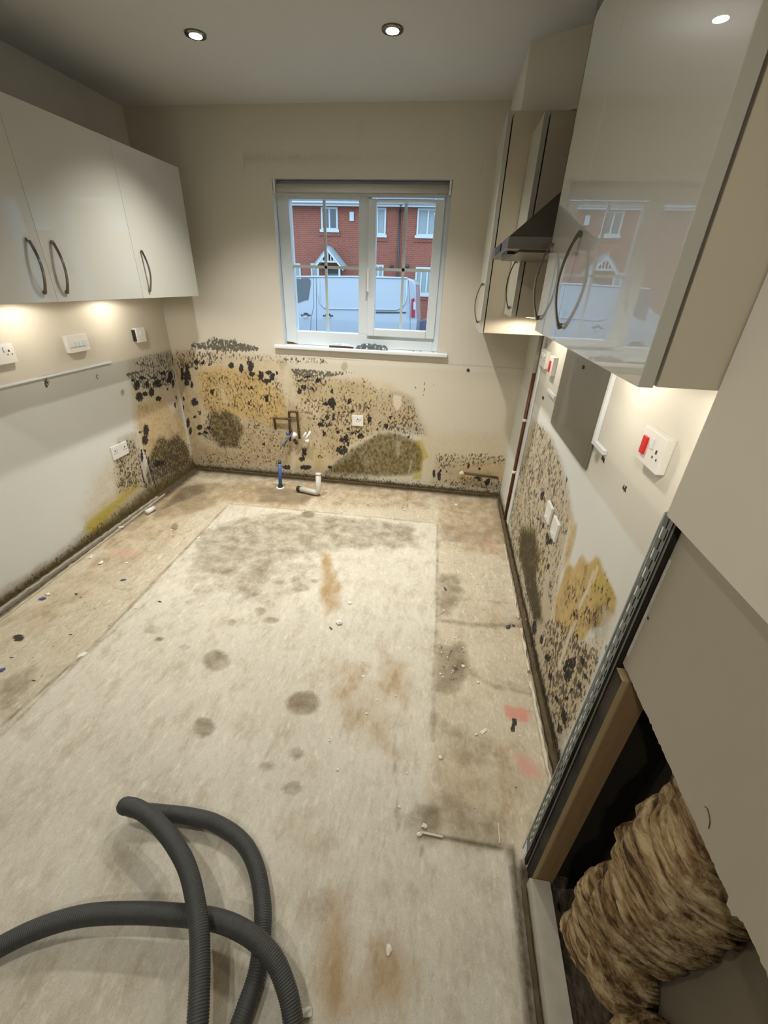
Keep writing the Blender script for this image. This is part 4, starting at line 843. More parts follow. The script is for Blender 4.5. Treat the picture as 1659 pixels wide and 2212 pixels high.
bx('label_tag', -0.452, -0.440, D-0.0205, D-0.0145, 1.080, 1.092, 'white_plastic', o)
for k, (px, py) in enumerate(((899, 749), (914, 748), (938, 752))):
    cl = ('leftmost', 'middle', 'rightmost')[k]
    p = onZ(1.076, px, py); bm = B(); r = bmesh.ops.create_icosphere(bm, subdivisions=2, radius=0.008)
    for v in bm.verts: v.co = Vector((v.co.x*1.3, v.co.y*0.8, v.co.z*0.5))*(0.7+0.6*mnoise.noise(v.co*150+Vector((k, 0, 0))))+Vector((min(-0.08, float(p[0])), D+0.012+0.006*k, 1.0782))
    tag(obj('mortar_crumb', bm, 'strip_grey'), 'small grey crumb on the right of the window sill, %s of three' % cl, 'debris', 'crumbs on the window sill')
# brown damp mark in left corner of window board
bm = B(); prism(bm, [(WX0+0.004, D+0.0575, 1.0752), (WX0+0.09, D+0.0575, 1.0752), (WX0+0.05, D+0.0575, 1.088), (WX0+0.004, D+0.0575, 1.092)], (0, 0.002, 0)); tag(obj('rust_flake', bm, 'brown_pipe'), 'brown flaking patch in the lower left corner of the window', 'debris')

# ---- pipes on the back wall
def bp(px, py, off=0.03): p = onY(D-off, px, py); return Vector((float(p[0]), D-off, float(p[2])))
cp = thing('copper_pipes', 'dark copper pipe loop with valves on the mouldy window wall', 'pipes', (-1.16, D, 0.45))
def pipe(name, pts, r, mat, parent, rad=0.018):
    pts = [Vector(p) for p in pts]; out = [pts[0]]
    for i in range(1, len(pts)-1):
        a, b, c = pts[i-1], pts[i], pts[i+1]; d1 = (a-b); d2 = (c-b); rr = min(rad, d1.length*0.45, d2.length*0.45); s, e = b+d1.normalized()*rr, b+d2.normalized()*rr
        for k in range(7): t = k/6; out.append(s*(1-t)**2+b*2*t*(1-t)+e*t*t)
    out.append(pts[-1]); bm = B(); tube(bm, out, r, 14); return obj(name, bm, mat, parent, True)
pipe('pipe', [bp(627, 952), bp(624, 889), bp(641, 889), bp(647, 948)], 0.0085, 'copper', cp)
pipe('pipe', [bp(595, 926, 0.004)+Vector((0, 0.0, 0)), bp(592, 903), bp(625, 905)], 0.0085, 'copper', cp)
for q in [(625, 905), (592, 904), (625, 890), (641, 890), (645, 930), (628, 930)]: p = bp(*q); bm = B(); cyl(bm, p-Vector((0, 0, 0.010)), p+Vector((0, 0, 0.010)), 0.0115, 0.0115, 16); obj('pipe_fitting', bm, 'copper', cp, True)
bm = B(); p = bp(636, 941, 0.045); cyl(bm, p-Vector((0.012, 0, 0.02)), p+Vector((0.012, 0, 0.02)), 0.016, 0.020, 18); obj('white_valve', bm, 'white_plastic', cp, True)['label'] = 'white plastic valve body'
for a in ((662, 936), (668, 941)): pass
bm = B(); p0, p1 = bp(655, 956, 0.05), bp(671, 932, 0.05); cyl(bm, p0, p1, 0.008, 0.010, 14); p0, p1 = bp(651, 950, 0.045), bp(661, 934, 0.05); cyl(bm, p0, p1, 0.006, 0.007, 14); p = bp(664, 953, 0.045); cyl(bm, p-Vector((0.014, 0, 0)), p+Vector((0.014, 0, 0)), 0.018, 0.018, 18); obj('tap_lever', bm, 'white_plastic', cp, True)['label'] = 'white twin tap lever'
bm = B(); p0, p1 = bp(613, 962, 0.04), bp(629, 938, 0.04); cyl(bm, p0, p1, 0.006, 0.006, 12); p = bp(622, 936, 0.04); cyl(bm, p-Vector((0.012, 0, 0.004)), p+Vector((0.012, 0, 0.004)), 0.013, 0.011, 14); p = bp(613, 959, 0.045); cyl(bm, p-Vector((0.006, 0, 0.006)), p+Vector((0.006, 0, 0.006)), 0.011, 0.009, 14); obj('blue_lever', bm, 'blue_dirty', cp, True)['label'] = 'grey-blue isolator levers'
bm = B(); p0, p1 = bp(640, 958, 0.015), bp(636, 950, 0.03); cyl(bm, p0, p1, 0.012, 0.012, 12); obj('wall_connector', bm, 'brown_pipe', cp, True)

# blue water supply pipe out of the floor
bpz = thing('water_supply_pipe', 'blue water supply pipe rising from the floor with a green cap', 'pipe', (-1.232, 2.925, 0))
X0, Y0b = -1.232, 2.925
bm = B(); cyl(bm, (X0, Y0b, 0.0), (X0+0.010, Y0b+0.004, 0.205), 0.0145, 0.0145, 24); obj('pipe_tube', bm, 'blue', bpz, True)
bm = B(); cyl(bm, (X0+0.010, Y0b+0.004, 0.205), (X0+0.0105, Y0b+0.004, 0.214), 0.013, 0.013, 24); obj('pale_band', bm, 'white_plastic', bpz, True)
bm = B(); cyl(bm, (X0+0.0105, Y0b+0.004, 0.214), (X0+0.011, Y0b+0.004, 0.240), 0.0145, 0.012, 24); obj('green_cap', bm, 'green', bpz, True)
bm = B(); cyl(bm, (X0, Y0b, 0.0), (X0, Y0b, 0.028), 0.022, 0.018, 24); obj('black_sleeve', bm, 'rubber', bpz, True)
bm = B(); cyl(bm, (X0, Y0b-0.006, 0.0), (X0, Y0b-0.006, 0.008), 0.034, 0.032, 28); obj('collar', bm, 'white_plastic', bpz, True)
# white waste pipe elbow
wp = thing('waste_pipe', 'white plastic waste pipe elbow lying on the floor under the window', 'pipe', (-0.95, 2.83, 0))
a = onZ(0.028, 647, 1056); c = onZ(0.028, 688, 1065); c2 = Vector((float(c[0]), float(c[1]), 0.028)); a2 = Vector((float(a[0]), float(a[1]), 0.028))
pipe('pipe_bend', [a2, c2, c2+Vector((0.0, 0.02, 0.155))], 0.0215, 'waste', wp, 0.035)
bm = B(); cyl(bm, a2-(c2-a2).normalized()*0.018, a2+(c2-a2).normalized()*0.01, 0.0235, 0.0235, 26); obj('rubber_seal', bm, 'rubber', wp, True)
bm = B(); cyl(bm, c2+Vector((0, 0.02, 0.150)), c2+Vector((0, 0.021, 0.162)), 0.024, 0.024, 26); obj('pipe_rim', bm, 'waste', wp, True)
# second waste pipe along wall foot at the right
w2 = thing('waste_pipe', 'old grey-brown pipe stub with a cream cap low in the right corner', 'pipe', (0.2, D, 0.16))
p0, p1 = bp(1003, 1022, 0.03), bp(1076, 1032, 0.03); bm = B(); cyl(bm, p0, p1, 0.010, 0.010, 18); obj('pipe_tube', bm, 'strip_brown', w2, True)
bm = B(); q = bp(998, 1022, 0.032); cyl(bm, q+Vector((-0.012, 0, -0.012)), q+Vector((0.010, 0.0, 0.010)), 0.020, 0.018, 20); obj('end_cap', bm, 'membrane', w2, True)
# brown riser pipe in corner
rp = thing('riser_pipe', 'upright brown pipe with two white clips in the right corner', 'pipe', (0.535, 3.0, 0.1))
a, b = onX(XR-0.02, 1172, 732), onX(XR-0.02, 1102, 1052)
P0 = Vector((XR-0.02, float(b[1]), 0.06)); P1 = Vector((XR-0.02, float(a[1]), 1.285)); Yr = (P0.y+P1.y)/2; P0.y = P1.y = Yr
cut_ = 1.06
bm = B(); cyl(bm, P0, Vector((P0.x, Yr, cut_)), 0.011, 0.011, 18); obj('brown_tube', bm, 'brown_pipe', rp, True)
bm = B(); cyl(bm, Vector((P0.x, Yr, cut_)), Vector((P0.x, Yr, 1.384)), 0.013, 0.013, 18); obj('grey_sleeve', bm, 'strip_grey', rp, True)
for py in (900, 1003):
    zc = float(onX(XR-0.02, 1130 if py == 900 else 1106, py)[2]); bm = B(); cyl(bm, (P0.x, Yr, zc-0.008), (P0.x, Yr, zc+0.008), 0.016, 0.016, 18); box(bm, P0.x, XR-0.001, Yr-0.012, Yr+0.012, zc-0.008, zc+0.008); obj('pipe_clip', bm, 'white_plastic', rp)
# boxed side of the chase (pale upright strip beside the pipe)
bm = B(); box(bm, XR-0.012, XR-0.0008, Yr-0.075, Yr-0.030, 0.06, 1.384, 0.003); tag(obj('chase_strip', bm, 'white_gloss'), 'pale upright cover strip beside the brown corner pipe', 'trim')

# ---- edges of the floor
def edge_run(name, label, axis_pts, wd, h, mat, jitter=0.004, cat='floor edge', seed=1):
    """irregular low ribbon between two plan points"""
    a, b = Vector(axis_pts[0]), Vector(axis_pts[1]); n = max(8, int((b-a).length/0.02)); d = (b-a).normalized(); s = Vector((-d.y, d.x, 0)); bm = B(); rows = []
    for k in range(n+1):
        p = a+(b-a)*(k/n); j = mnoise.noise(Vector((k*0.35, seed, 0)))*jitter; j2 = mnoise.noise(Vector((k*0.5, seed+9, 0)))*jitter; hh = h*(1+0.5*mnoise.noise(Vector((k*0.6, seed+5, 2))))
        rows.append([bm.verts.new(p+s*(-wd/2+j)), bm.verts.new(p+s*(-wd/2+j)+Vector((0, 0, hh))), bm.verts.new(p+s*(wd/2+j2)+Vector((0, 0, hh*0.9))), bm.verts.new(p+s*(wd/2+j2))])
    for r, q in zip(rows, rows[1:]):
        for k in range(3): bm.faces.new((r[k], r[k+1], q[k+1], q[k]))
        bm.faces.new((r[3], r[0], q[0], q[3]))
    bm.faces.new(rows[0][::-1]); bm.faces.new(rows[-1]); return tag(obj(name, bm, mat), label, cat)
edge_run('edge_strip', 'pale grey timber strip running along the foot of the left wall', [(XL+0.040, 0.85, 0.0), (XL+0.040, 2.55, 0.0)], 0.022, 0.016, 'strip_grey', 0.004, seed=3)
edge_run('floor_membrane', 'thin cream membrane edge at the left side of the floor', [(XL+0.112, 0.85, 0.0), (XL+0.055, 2.62, 0.0)], 0.006, 0.011, 'membrane', 0.006, seed=6)
edge_run('floor_membrane', 'torn pale membrane edge at the right wall, near the wool end', [(XR-0.050, 0.72, 0.0), (XR-0.050, 1.30, 0.0)], 0.009, 0.020, 'membrane', 0.008, seed=11)
edge_run('floor_membrane', 'torn pale membrane edge at the right wall, halfway to the window', [(XR-0.048, 1.36, 0.0), (XR-0.045, 1.62, 0.0)], 0.008, 0.018, 'membrane', 0.008, seed=14)
edge_run('floor_membrane', 'low pale membrane edge at the right wall near the far corner', [(XR-0.045, 1.70, 0.0), (XR-0.042, 2.4, 0.0)], 0.005, 0.010, 'membrane', 0.006, seed=17)
edge_run('edge_strip', 'dark mouldy batten along the foot of the right wall', [(XR-0.024, 0.68, 0.0), (XR-0.020, 2.95, 0.0)], 0.016, 0.022, 'strip_brown', 0.004, seed=21)
edge_run('edge_strip', 'dark rotten batten along the foot of the window wall', [(XL+0.06, D-0.022, 0.0), (XR-0.08, D-0.022, 0.0)], 0.020, 0.018, 'strip_brown', 0.006, seed=25)
# short white pipe offcut by the left wall
a, b = onZ(0.02, 316, 1107), onZ(0.02, 333, 1097); bm = B(); cyl(bm, (float(a[0]), float(a[1]), 0.02), (float(b[0]), float(b[1]), 0.02), 0.017, 0.017, 22); tag(obj('pipe_offcut', bm, 'white_plastic', smooth=True), 'short white pipe offcut lying at the foot of the left wall', 'pipe')

# ---- exposed frame on the right
o = bx('floor_plate', 0.380, 0.436, Y0, 0.589, 0.0, 0.042, 'stud_dirty'); o.data.materials.clear()
M['plate_wood'] = plain('weathered_plate', (0.50, 0.46, 0.37), 0.85, var=0.22, scale=22, bump=0.3); o.data.materials.append(M['plate_wood']); tag(o, 'grey timber floor plate running along the opened partition', 'timber')
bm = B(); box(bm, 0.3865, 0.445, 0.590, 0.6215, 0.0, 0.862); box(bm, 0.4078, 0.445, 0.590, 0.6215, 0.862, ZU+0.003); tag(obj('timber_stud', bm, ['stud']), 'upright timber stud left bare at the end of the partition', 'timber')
so = COL.objects['timber_stud']; so.data.materials.append(M['stud_dirty'])
for f in so.data.polygons:
    if f.normal.x < -0.5 and f.center.x < 0.39: f.material_index = 1
edge_run('edge_strip', 'dark gritty strip on the floor beside the partition plate', [(0.369, -0.6, 0.0), (0.369, 0.58, 0.0)], 0.010, 0.012, 'strip_brown', 0.004, seed=31)
# perforated metal corner bead
bd = thing('corner_bead', 'perforated metal corner bead along the stripped edge of the partition', 'corner bead', (XP, YP, 0.02))
def bead():
    bm = B(); nz, wd = 150, 0.026; z0, z1 = 0.045, ZU+0.006; xb = XP+0.0005
    def yb(zv): return YP+0.001+0.016*(1-zv/ZU)
    rows = 5; cols_u = [0, 0.16, 0.30, 0.46, 0.60, 0.76, 0.88, 1.0]
    n = 170; vs_ = {}
    for i in range(n+1):
        zv = z0+(z1-z0)*i/n
        for j, u in enumerate(cols_u): vs_[i, j] = bm.verts.new((xb+0.0006*math.sin(i*0.13), yb(zv)-u*wd*(1 if i > 6 else 0.6+0.06*i), zv+0.004*u))
    for i in range(n):
        for j in range(len(cols_u)-1):
            hole = (j in (1, 3, 5)) and ((i+(3 if j == 3 else 0)) % 6 in (1, 2, 3)) and i > 9
            if not hole: bm.faces.new((vs_[i, j], vs_[i+1, j], vs_[i+1, j+1], vs_[i, j+1]))
    g = bmesh.ops.solidify(bm, geom=bm.faces[:], thickness=0.0008); return bm
obj('perforated_wing', bead(), 'galv', bd)
bm = B(); tube(bm, [(XP-0.001, YP+0.002+0.016*(1-zv/ZU), zv) for zv in np.linspace(0.04, ZU+0.004, 30)], 0.0018, 8); obj('bead_nose', bm, 'galv', bd, True)
bm = B(); prism(bm, [(XP-0.001, YP+0.019, 0.10), (XP-0.001, YP-0.004, 0.075), (XP-0.004, YP-0.006, 0.03), (XP-0.003, YP+0.006, -0.0), (XP-0.001, YP+0.020, 0.03)], (0.0012, 0, 0)); obj('bent_end', bm, 'white_gloss', bd)['label'] = 'bent white painted end of the bead'
# dark backing of the end return between bead and stud
o = bx('return_board', XP+0.004, XP+0.0095, 0.6275, YP-0.001, 0.02, ZU-0.001, 'stud_dirty'); tag(o, 'dark mouldy board edge showing between the metal bead and the stud', 'board')

# lower plasterboard with a jagged saw cut
def jag_board():
    bm = B(); yl, zt = 0.622, ZU-0.001; n = 520; pts = []
    y_end = -1.2
    pts.append((yl, zt)); pts.append((y_end, zt))
    for k in range(n+1):
        u = k/n; yy = y_end+(yl-y_end)*u; zz_ = 0.876+0.004*mnoise.noise(Vector((yy*25, 1, 0)))+0.0035*mnoise.noise(Vector((yy*170, 4, 0)))
        if abs(yy-0.262) < 0.007: zz_ -= 0.010
        if yy < 0.25: zz_ += 0.006
        pts.append((yy, zz_))
    x0, x1 = XP+0.0205, XP+0.033
    prism(bm, [(x0, p[0], p[1]) for p in pts], (x1-x0, 0, 0)); return bm
o = obj('plasterboard', jag_board(), ['board', 'gypsum']); tag(o, 'beige plasterboard with a rough saw-cut lower edge above the wool', 'plasterboard')
for f in o.data.polygons:
    if abs(f.normal.x) < 0.5 and f.center.z < 0.95: f.material_index = 1
bm = B(); box(bm, XP+0.0199, XP+0.0204, 0.614, 0.6215, 0.90, 1.12); tag(obj('torn_paper', bm, 'gypsum'), 'torn paper edge on the upright side of the cut plasterboard', 'paper')
o = bx('screw', XP+0.0195, XP+0.0204, 0.606, 0.611, 1.000, 1.005, 'dark_chip'); tag(o, 'small dark screw hole near the left edge of the cut plasterboard', 'screw')
p = [onX(XP+0.0195, *q) for q in ((1521, 1742), (1527, 1746), (1531, 1760), (1533, 1775), (1530, 1790))]
bm = B(); tube(bm, [Vector((XP+0.0199, float(v[1]), float(v[2]))) for v in p], 0.0006, 6); tag(obj('wall_hair', bm, 'strip_brown'), 'thin curved brown mark on the cut plasterboard', 'mark')
# inner lining board seen behind
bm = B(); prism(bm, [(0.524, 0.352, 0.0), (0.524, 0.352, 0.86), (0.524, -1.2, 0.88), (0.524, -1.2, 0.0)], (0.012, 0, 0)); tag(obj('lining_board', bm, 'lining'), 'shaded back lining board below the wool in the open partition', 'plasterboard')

# mineral wool batt slumping out of the cavity
def wool():
    out_px = [(1428, 1640), (1408, 1650), (1405, 1668), (1365, 1700), (1340, 1732), (1335, 1745), (1308, 1785), (1290, 1830), (1262, 1860), (1242, 1885), (1232, 1900), (1222, 1912), (1228, 1925), (1200, 1965), (1194, 1990), (1196, 2020), (1210, 2055), (1216, 2085), (1240, 2130), (1262, 2165), (1290, 2200), (1330, 2222), (1380, 2200, 1), (1395, 2095, 1), (1490, 2060, 1), (1590, 1990, 1), (1700, 1900, 1), (1700, 1640)]
    q = []
    for px, py, *back in out_px:
        p = onX(0.500 if back else 0.405, px, py); q.append((min(float(p[1]), 0.585), float(p[2])))
    poly = np.array(q); st = 0.0042
    ys = np.arange(poly[:, 0].min()-st, poly[:, 0].max()+st, st); zs = np.arange(0.0, min(poly[:, 1].max(), 0.885)+st, st)
    Yg, Zg = np.meshgrid(ys, zs, indexing='ij'); P = np.stack([Yg.ravel(), Zg.ravel()], 1); sd = sd_poly(P, poly)
    P3 = [Vector((a, b, 0)) for a, b in P]
    fib = np.array([0.010*mnoise.fractal(Vector((p.x*7+p.y*2, p.y*42-p.x*16, 0)), 0.8, 2.2, 5) for p in P3]); lump = np.array([0.022*mnoise.noise(Vector((p.x*7+p.y*3, p.y*6, 5))) for p in P3])
    fold = np.array([-0.018*math.exp(-((p.x-0.36-0.10*math.sin((p.y-0.2)*4))/0.012)**2) for p in P3])
    sdn = sd+fib*0.8+0.015
    front = 0.500-0.098*(1-np.exp(-np.maximum(sdn, 0)/0.022))-fib-lump-fold*0.5
    front = np.maximum(front, XP+0.004+np.where(P[:, 1] > 0.80, 0.030, 0.0)); front = np.minimum(front, 0.505)
    idx = {}; bm = B(); nY, nZ = len(ys), len(zs); ok = (sdn > 0).reshape(nY, nZ); fr = front.reshape(nY, nZ)
    def V(i, j, s):
        if (i, j, s) not in idx: idx[i, j, s] = bm.verts.new((fr[i, j] if s else 0.520, ys[i], zs[j]))
        return idx[i, j, s]
    cell = lambda i, j: 0 <= i < nY-1 and 0 <= j < nZ-1 and ok[i, j] and ok[i+1, j] and ok[i, j+1] and ok[i+1, j+1]
    for i in range(nY-1):
        for j in range(nZ-1):
            if not cell(i, j): continue
            bm.faces.new((V(i, j, 1), V(i, j+1, 1), V(i+1, j+1, 1), V(i+1, j, 1))); bm.faces.new((V(i, j, 0), V(i+1, j, 0), V(i+1, j+1, 0), V(i, j+1, 0)))
            for (di, dj, a, b) in ((-1, 0, (i, j), (i, j+1)), (1, 0, (i+1, j+1), (i+1, j)), (0, -1, (i+1, j), (i, j)), (0, 1, (i, j+1), (i+1, j+1))):
                if not cell(i+di, j+dj): bm.faces.new((V(*a, 0), V(*b, 0), V(*b, 1), V(*a, 1)))
    return bm
o = obj('insulation_batt', wool(), 'wool', smooth=True); tag(o, 'brown mineral wool insulation bulging out of the open partition', 'insulation')

# ---- corrugated hose in the foreground
def hz3(px, py, zv): p = onZ(zv, px, py); return Vector((float(p[0]), float(p[1]), zv))
HR = 0.0222
h1 = [Vector((-0.36, -0.25, 0.026)), hz3(405, 2420, 0.075), hz3(418, 2300, 0.10), hz3(427, 2212, 0.115), hz3(432, 2080, 0.122), hz3(428, 1985, 0.125), hz3(408, 1885, 0.125), hz3(376, 1822, 0.122), hz3(335, 1773, 0.115), hz3(298, 1747, 0.107), hz3(273, 1740, 0.092), hz3(275, 1743, 0.062), hz3(310, 1752, 0.048), hz3(360, 1757, 0.040), hz3(410, 1763, 0.034), hz3(465, 1778, 0.028), hz3(520, 1815, 0.025), hz3(552, 1870, 0.0245), hz3(567, 1950, 0.0245), hz3(566, 2020, 0.0245), hz3(556, 2100, 0.0245), hz3(530, 2180, 0.0245), hz3(505, 2260, 0.0245), hz3(480, 2400, 0.0245)]
h2 = [hz3(-330, 2260, 0.0245), hz3(-160, 2140, 0.026), hz3(0, 2045, 0.035), hz3(90, 2003, 0.048), hz3(180, 1978, 0.060), hz3(280, 1972, 0.068), hz3(380, 1976, 0.073), hz3(470, 1988, 0.076), hz3(540, 2020, 0.080), hz3(590, 2070, 0.076), hz3(620, 2140, 0.062), hz3(634, 2212, 0.045), hz3(640, 2300, 0.028), hz3(640, 2450, 0.0245)]
def hose(ctrl, name, label):
    c = spline(ctrl, 40); seg = [0.0]
    for a, b in zip(c, c[1:]): seg.append(seg[-1]+(b-a).length)
    n = int(seg[-1]/0.00130); pts = []; k = 0
    for i in range(n+1):
        s = seg[-1]*i/n
        while k < len(seg)-2 and seg[k+1] < s: k += 1
        t = (s-seg[k])/max(seg[k+1]-seg[k], 1e-9); pts.append(c[k].lerp(c[k+1], t))
    rad = [HR+0.0010*math.cos(2*PI*i/4.0) for i in range(n+1)]
    bm = B(); tube(bm, pts, rad, 28); return tag(obj(name, bm, 'hose', smooth=True), label, 'hose')
hose(h1, 'vacuum_hose', 'grey ribbed hose doubled back in a raised loop over the floor')
hose(h2, 'vacuum_hose', 'grey ribbed hose arching in from the left edge of the photo')

# ---- debris on the floor
def chip(px, py, r, mat='plaster_chip', flat=0.45, stretch=1.0, seed=0, ang=0.0, name='plaster_chip'):
    p = onZ(0.0, px, py); bm = B(); bmesh.ops.create_icosphere(bm, subdivisions=2, radius=1.0); ca, sa = math.cos(ang), math.sin(ang)
    for v in bm.verts:
        k = 0.85+0.55*mnoise.noise(v.co*1.7+Vector((seed*3.1, seed, 0))); q = v.co*k; q.x *= stretch
        v.co = Vector((q.x*ca-q.y*sa, q.x*sa+q.y*ca, q.z*flat))*r
    mz = min(v.co.z for v in bm.verts)
    for v in bm.verts: v.co += Vector((float(p[0]), float(p[1]), -mz+0.0002))
    return obj(name, bm, mat)
single = [(733, 1346, 0.017, 'largest broken plaster lump in the middle of the floor', 0.5, 1.1), (756, 1303, 0.010, 'white plaster chip just above the largest floor lump', 0.4, 1.4), (785, 1461, 0.0075, 'round white chip right of the middle of the floor', 0.2, 1.0), (1033, 1475, 0.0065, 'pointed white chip right of the joint line', 0.5, 1.1), (874, 1102, 0.011, 'white chip on the crack line in front of the window wall', 0.5, 1.1), (738, 1106, 0.007, 'small white chip left of the crack line chip', 0.5, 1.0), (510, 1145, 0.006, 'small white chip above the damp patch', 0.5, 1.0),
          (218, 1217, 0.013, 'white chip near the left edge beside the brown smear', 0.4, 1.6), (274, 1217, 0.009, 'white chip right of the brown smear on the left', 0.5, 1.0), (1131, 1340, 0.015, 'pale plaster lump against the right wall edge', 0.6, 1.1), (660, 2190, 0.012, 'small white chip beside the hose at the bottom', 0.5, 1.3), (917, 1786, 0.010, 'pale stone on the dark patch at the floor crack', 0.5, 0.8), (1000, 1440, 0.008, 'white chip in the rubble by the joint line', 0.5, 1.2), (951, 1637, 0.008, 'pale chip on the joint line near the pink marks', 0.5, 1.0), (906, 1803, 0.006, 'white chip at the left end of the floor crack', 0.5, 1.8), (178, 1414, 0.012, 'faint white chip on the left joint line', 0.12, 1.8), (985, 1091, 0.012, 'white chip near the right end of the window wall', 0.3, 1.5), (430, 1162, 0.009, 'pale chip at the left of the damp patch', 0.3, 1.4), (200+404*.422, 1000+345*.422, 0.008, 'white chip beside the black spot on the left', 0.4, 1.2), (1045, 1580, 0.007, 'slender white splinter left of the pink marks', 0.3, 3.0), (840, 2052, 0.008, 'pale chip low on the near floor', 0.3, 1.5)]
single += [(197, 1204, 0.011, 'white plaster flake on the membrane edge of the left wall, upper one', 0.35, 1.8), (104, 1284, 0.010, 'white plaster flake beside the blue scrap at the left floor edge', 0.35, 1.8), (262, 1140, 0.012, 'white plaster flake below the pipe offcut by the left wall', 0.4, 1.7)]
for k, (px, py, r, lab, fl, stt) in enumerate(single): tag(chip(px, py, r, 'plaster_chip', fl, stt, k+1, k*0.7), lab, 'plaster chip')
for k, (px, py, r, lab, stt) in enumerate([(1098, 1355, 0.010, 'black elongated chip in front of the pale lump by the right wall', 2.0), (1109, 1352, 0.008, 'smaller black chip beside the elongated one', 1.0), (962, 1273, 0.006, 'thin dark splinter right of the joint line', 3.4), (715, 1358, 0.005, 'thin dark splinter under the largest plaster lump', 2.6), (345, 1300, 0.005, 'thin dark splinter left of the middle of the floor', 2.8)]):
    tag(chip(px, py, r, 'dark_chip', 0.4, stt, 40+k, 0.9+k*0.5, 'dark_chip'), lab, 'dark chip')
M['blue_scrap'] = plain('blue_scrap', (0.06, 0.07, 0.22), 0.6, var=0.4, scale=80)
tag(chip(93, 1294, 0.013, 'blue_scrap', 0.3, 1.3, 51, 0.5, 'blue_scrap'), 'dark blue scrap at the left floor edge', 'scrap')
tag(chip(266, 1253, 0.011, 'blue_scrap', 0.15, 1.6, 52, 0.2, 'blue_scrap'), 'small blue scrap in the pale dust ring on the left', 'scrap')
tag(chip(4, 1448, 0.011, 'blue_scrap', 0.2, 1.6, 53, 0.9, 'blue_scrap'), 'faded blue scrap at the very left edge of the photo', 'scrap')
bx_ = bx('metal_offcut', 0, 0.07, 0, 0.006, 0.0003, 0.006, 'membrane'); q = onZ(0, 907, 1801); bx_.location = (float(q[0]), float(q[1]), 0.0); bx_.rotation_euler = (0, 0, -0.02); tag(bx_, 'thin pale strip lying along the floor crack', 'offcut')
bx_ = bx('metal_offcut', 0, 0.004, 0, 0.055, 0.0003, 0.004, 'membrane'); q = onZ(0, 1078, 1822); bx_.location = (float(q[0]), float(q[1]), 0.0); tag(bx_, 'thin pale splinter at the right end of the floor crack', 'offcut')
crumbs = []
for k in range(70):
    zone = k % 5
    if zone == 0: px, py = random.uniform(945, 1020), random.uniform(1370, 1500)
    elif zone == 1: px, py = random.uniform(640, 900), random.uniform(1060, 1105)
    elif zone == 2: px, py = random.uniform(930, 1150), random.uniform(1100, 1620)
    elif zone == 3: px, py = random.uniform(240, 600), random.uniform(1130, 1330)
    else: px, py = random.uniform(700, 900), random.uniform(1250, 1750)
    lim = 1085+0.21*(py-1070)-12
    if zone == 2: px = min(px, lim)
    c = chip(px, py, random.uniform(0.0022, 0.0052), 'plaster_chip', 0.5, random.uniform(1, 1.6), 100+k, random.uniform(0, 3), 'plaster_crumb')
    zl = ['in the dark rubble beside the joint line', 'on the floor strip in front of the waste pipe', 'on the brown floor strip along the right wall', 'on and around the damp patch at the left', 'on the middle of the floor'][zone]
    tag(c, 'tiny pale plaster crumb '+zl, 'plaster crumb', 'plaster crumbs '+zl)


# ================================================================== OUTSIDE THE WINDOW
GZ = -0.46; YV, YH = 14.5, 22.0
struct(bx('ground_street', -60, 40, D+0.32, 60, GZ-0.3, GZ, 'asphalt')); struct(bx('ground_pavement', -60, 40, 18.5, 21.98, GZ, GZ+0.10, 'pavement'))
def vp(px, py, off=0.0): p = onY(YV-off, px, py); return Vector((float(p[0]), YV-off, float(p[2])))
van = thing('delivery_van', 'white panel van parked across the street, seen through the window', 'van', (-3.5, YV+0.95, GZ))
RX = -1.08
prof = [(RX+0.05, -0.12), (RX+0.07, 0.45), (RX, 1.05), (RX-0.04, 1.48), (RX-0.12, 1.60), (RX-0.30, 1.645), (-4.3, 1.60), (-4.62, 1.52), (-5.30, 0.98), (-5.85, 0.72), (-6.06, 0.50), (-6.12, 0.05), (-6.05, -0.20)]
bm = B(); prism(bm, [(p[0], YV, p[1]) for p in prof], (0, 1.90, 0)); bmesh.ops.bevel(bm, geom=[e for e in bm.edges if abs(e.verts[0].co.y-e.verts[1].co.y) < 1e-4], offset=0.05, segments=3, affect='EDGES', profile=0.6)
obj('van_body', bm, 'van', van, False)
def vpoly(name, pts, mat, off, th, parent=van): bm = B(); prism(bm, [vp(*q, off) for q in pts], (0, th, 0)); return obj(name, bm, mat, parent)
wd_ = vpoly('cab_window', [(625, 603), (668, 602), (671, 606), (671, 614), (666, 648), (656, 650), (641, 656), (625, 662)], 'win_dark', 0.012, 0.010)
bm = B(); prism(bm, [(-4.66, YV+0.14, 1.50), (-5.28, YV+0.14, 0.99), (-5.31, YV+0.14, 1.02), (-4.69, YV+0.14, 1.53)], (0, 1.62, 0)); obj('windscreen', bm, 'win_dark', van)
def vline(name, pts, wd, mat, off=0.02): bm = B(); tube(bm, [vp(*q, off) for q in pts], wd, 8); return obj(name, bm, mat, van, True)
vline('side_crease', spline([vp(488, 930)], 1) if False else [(689, 608), (689, 640), (692, 655), (700, 664), (712, 667), (800, 668), (855, 669), (868, 664), (876, 652), (878, 640), (878, 607)], 0.035, 'van', 0.0)
vline('roof_gutter', [(630, 598), (760, 598), (880, 601)], 0.030, 'van', 0.0)
vline('door_seam', [(677, 600), (678, 660), (672, 690), (671, 720)], 0.008, 'van_trim', -0.003); vline('door_seam', [(683, 600), (684, 660), (684, 720)], 0.008, 'van_trim', -0.003)
vline('door_seam', [(882, 604), (886, 660), (886, 716)], 0.007, 'van_trim', -0.003)
vpoly('door_rail', [(812, 673), (877, 674), (877, 677), (812, 677)], 'van_trim', 0.015, 0.012)
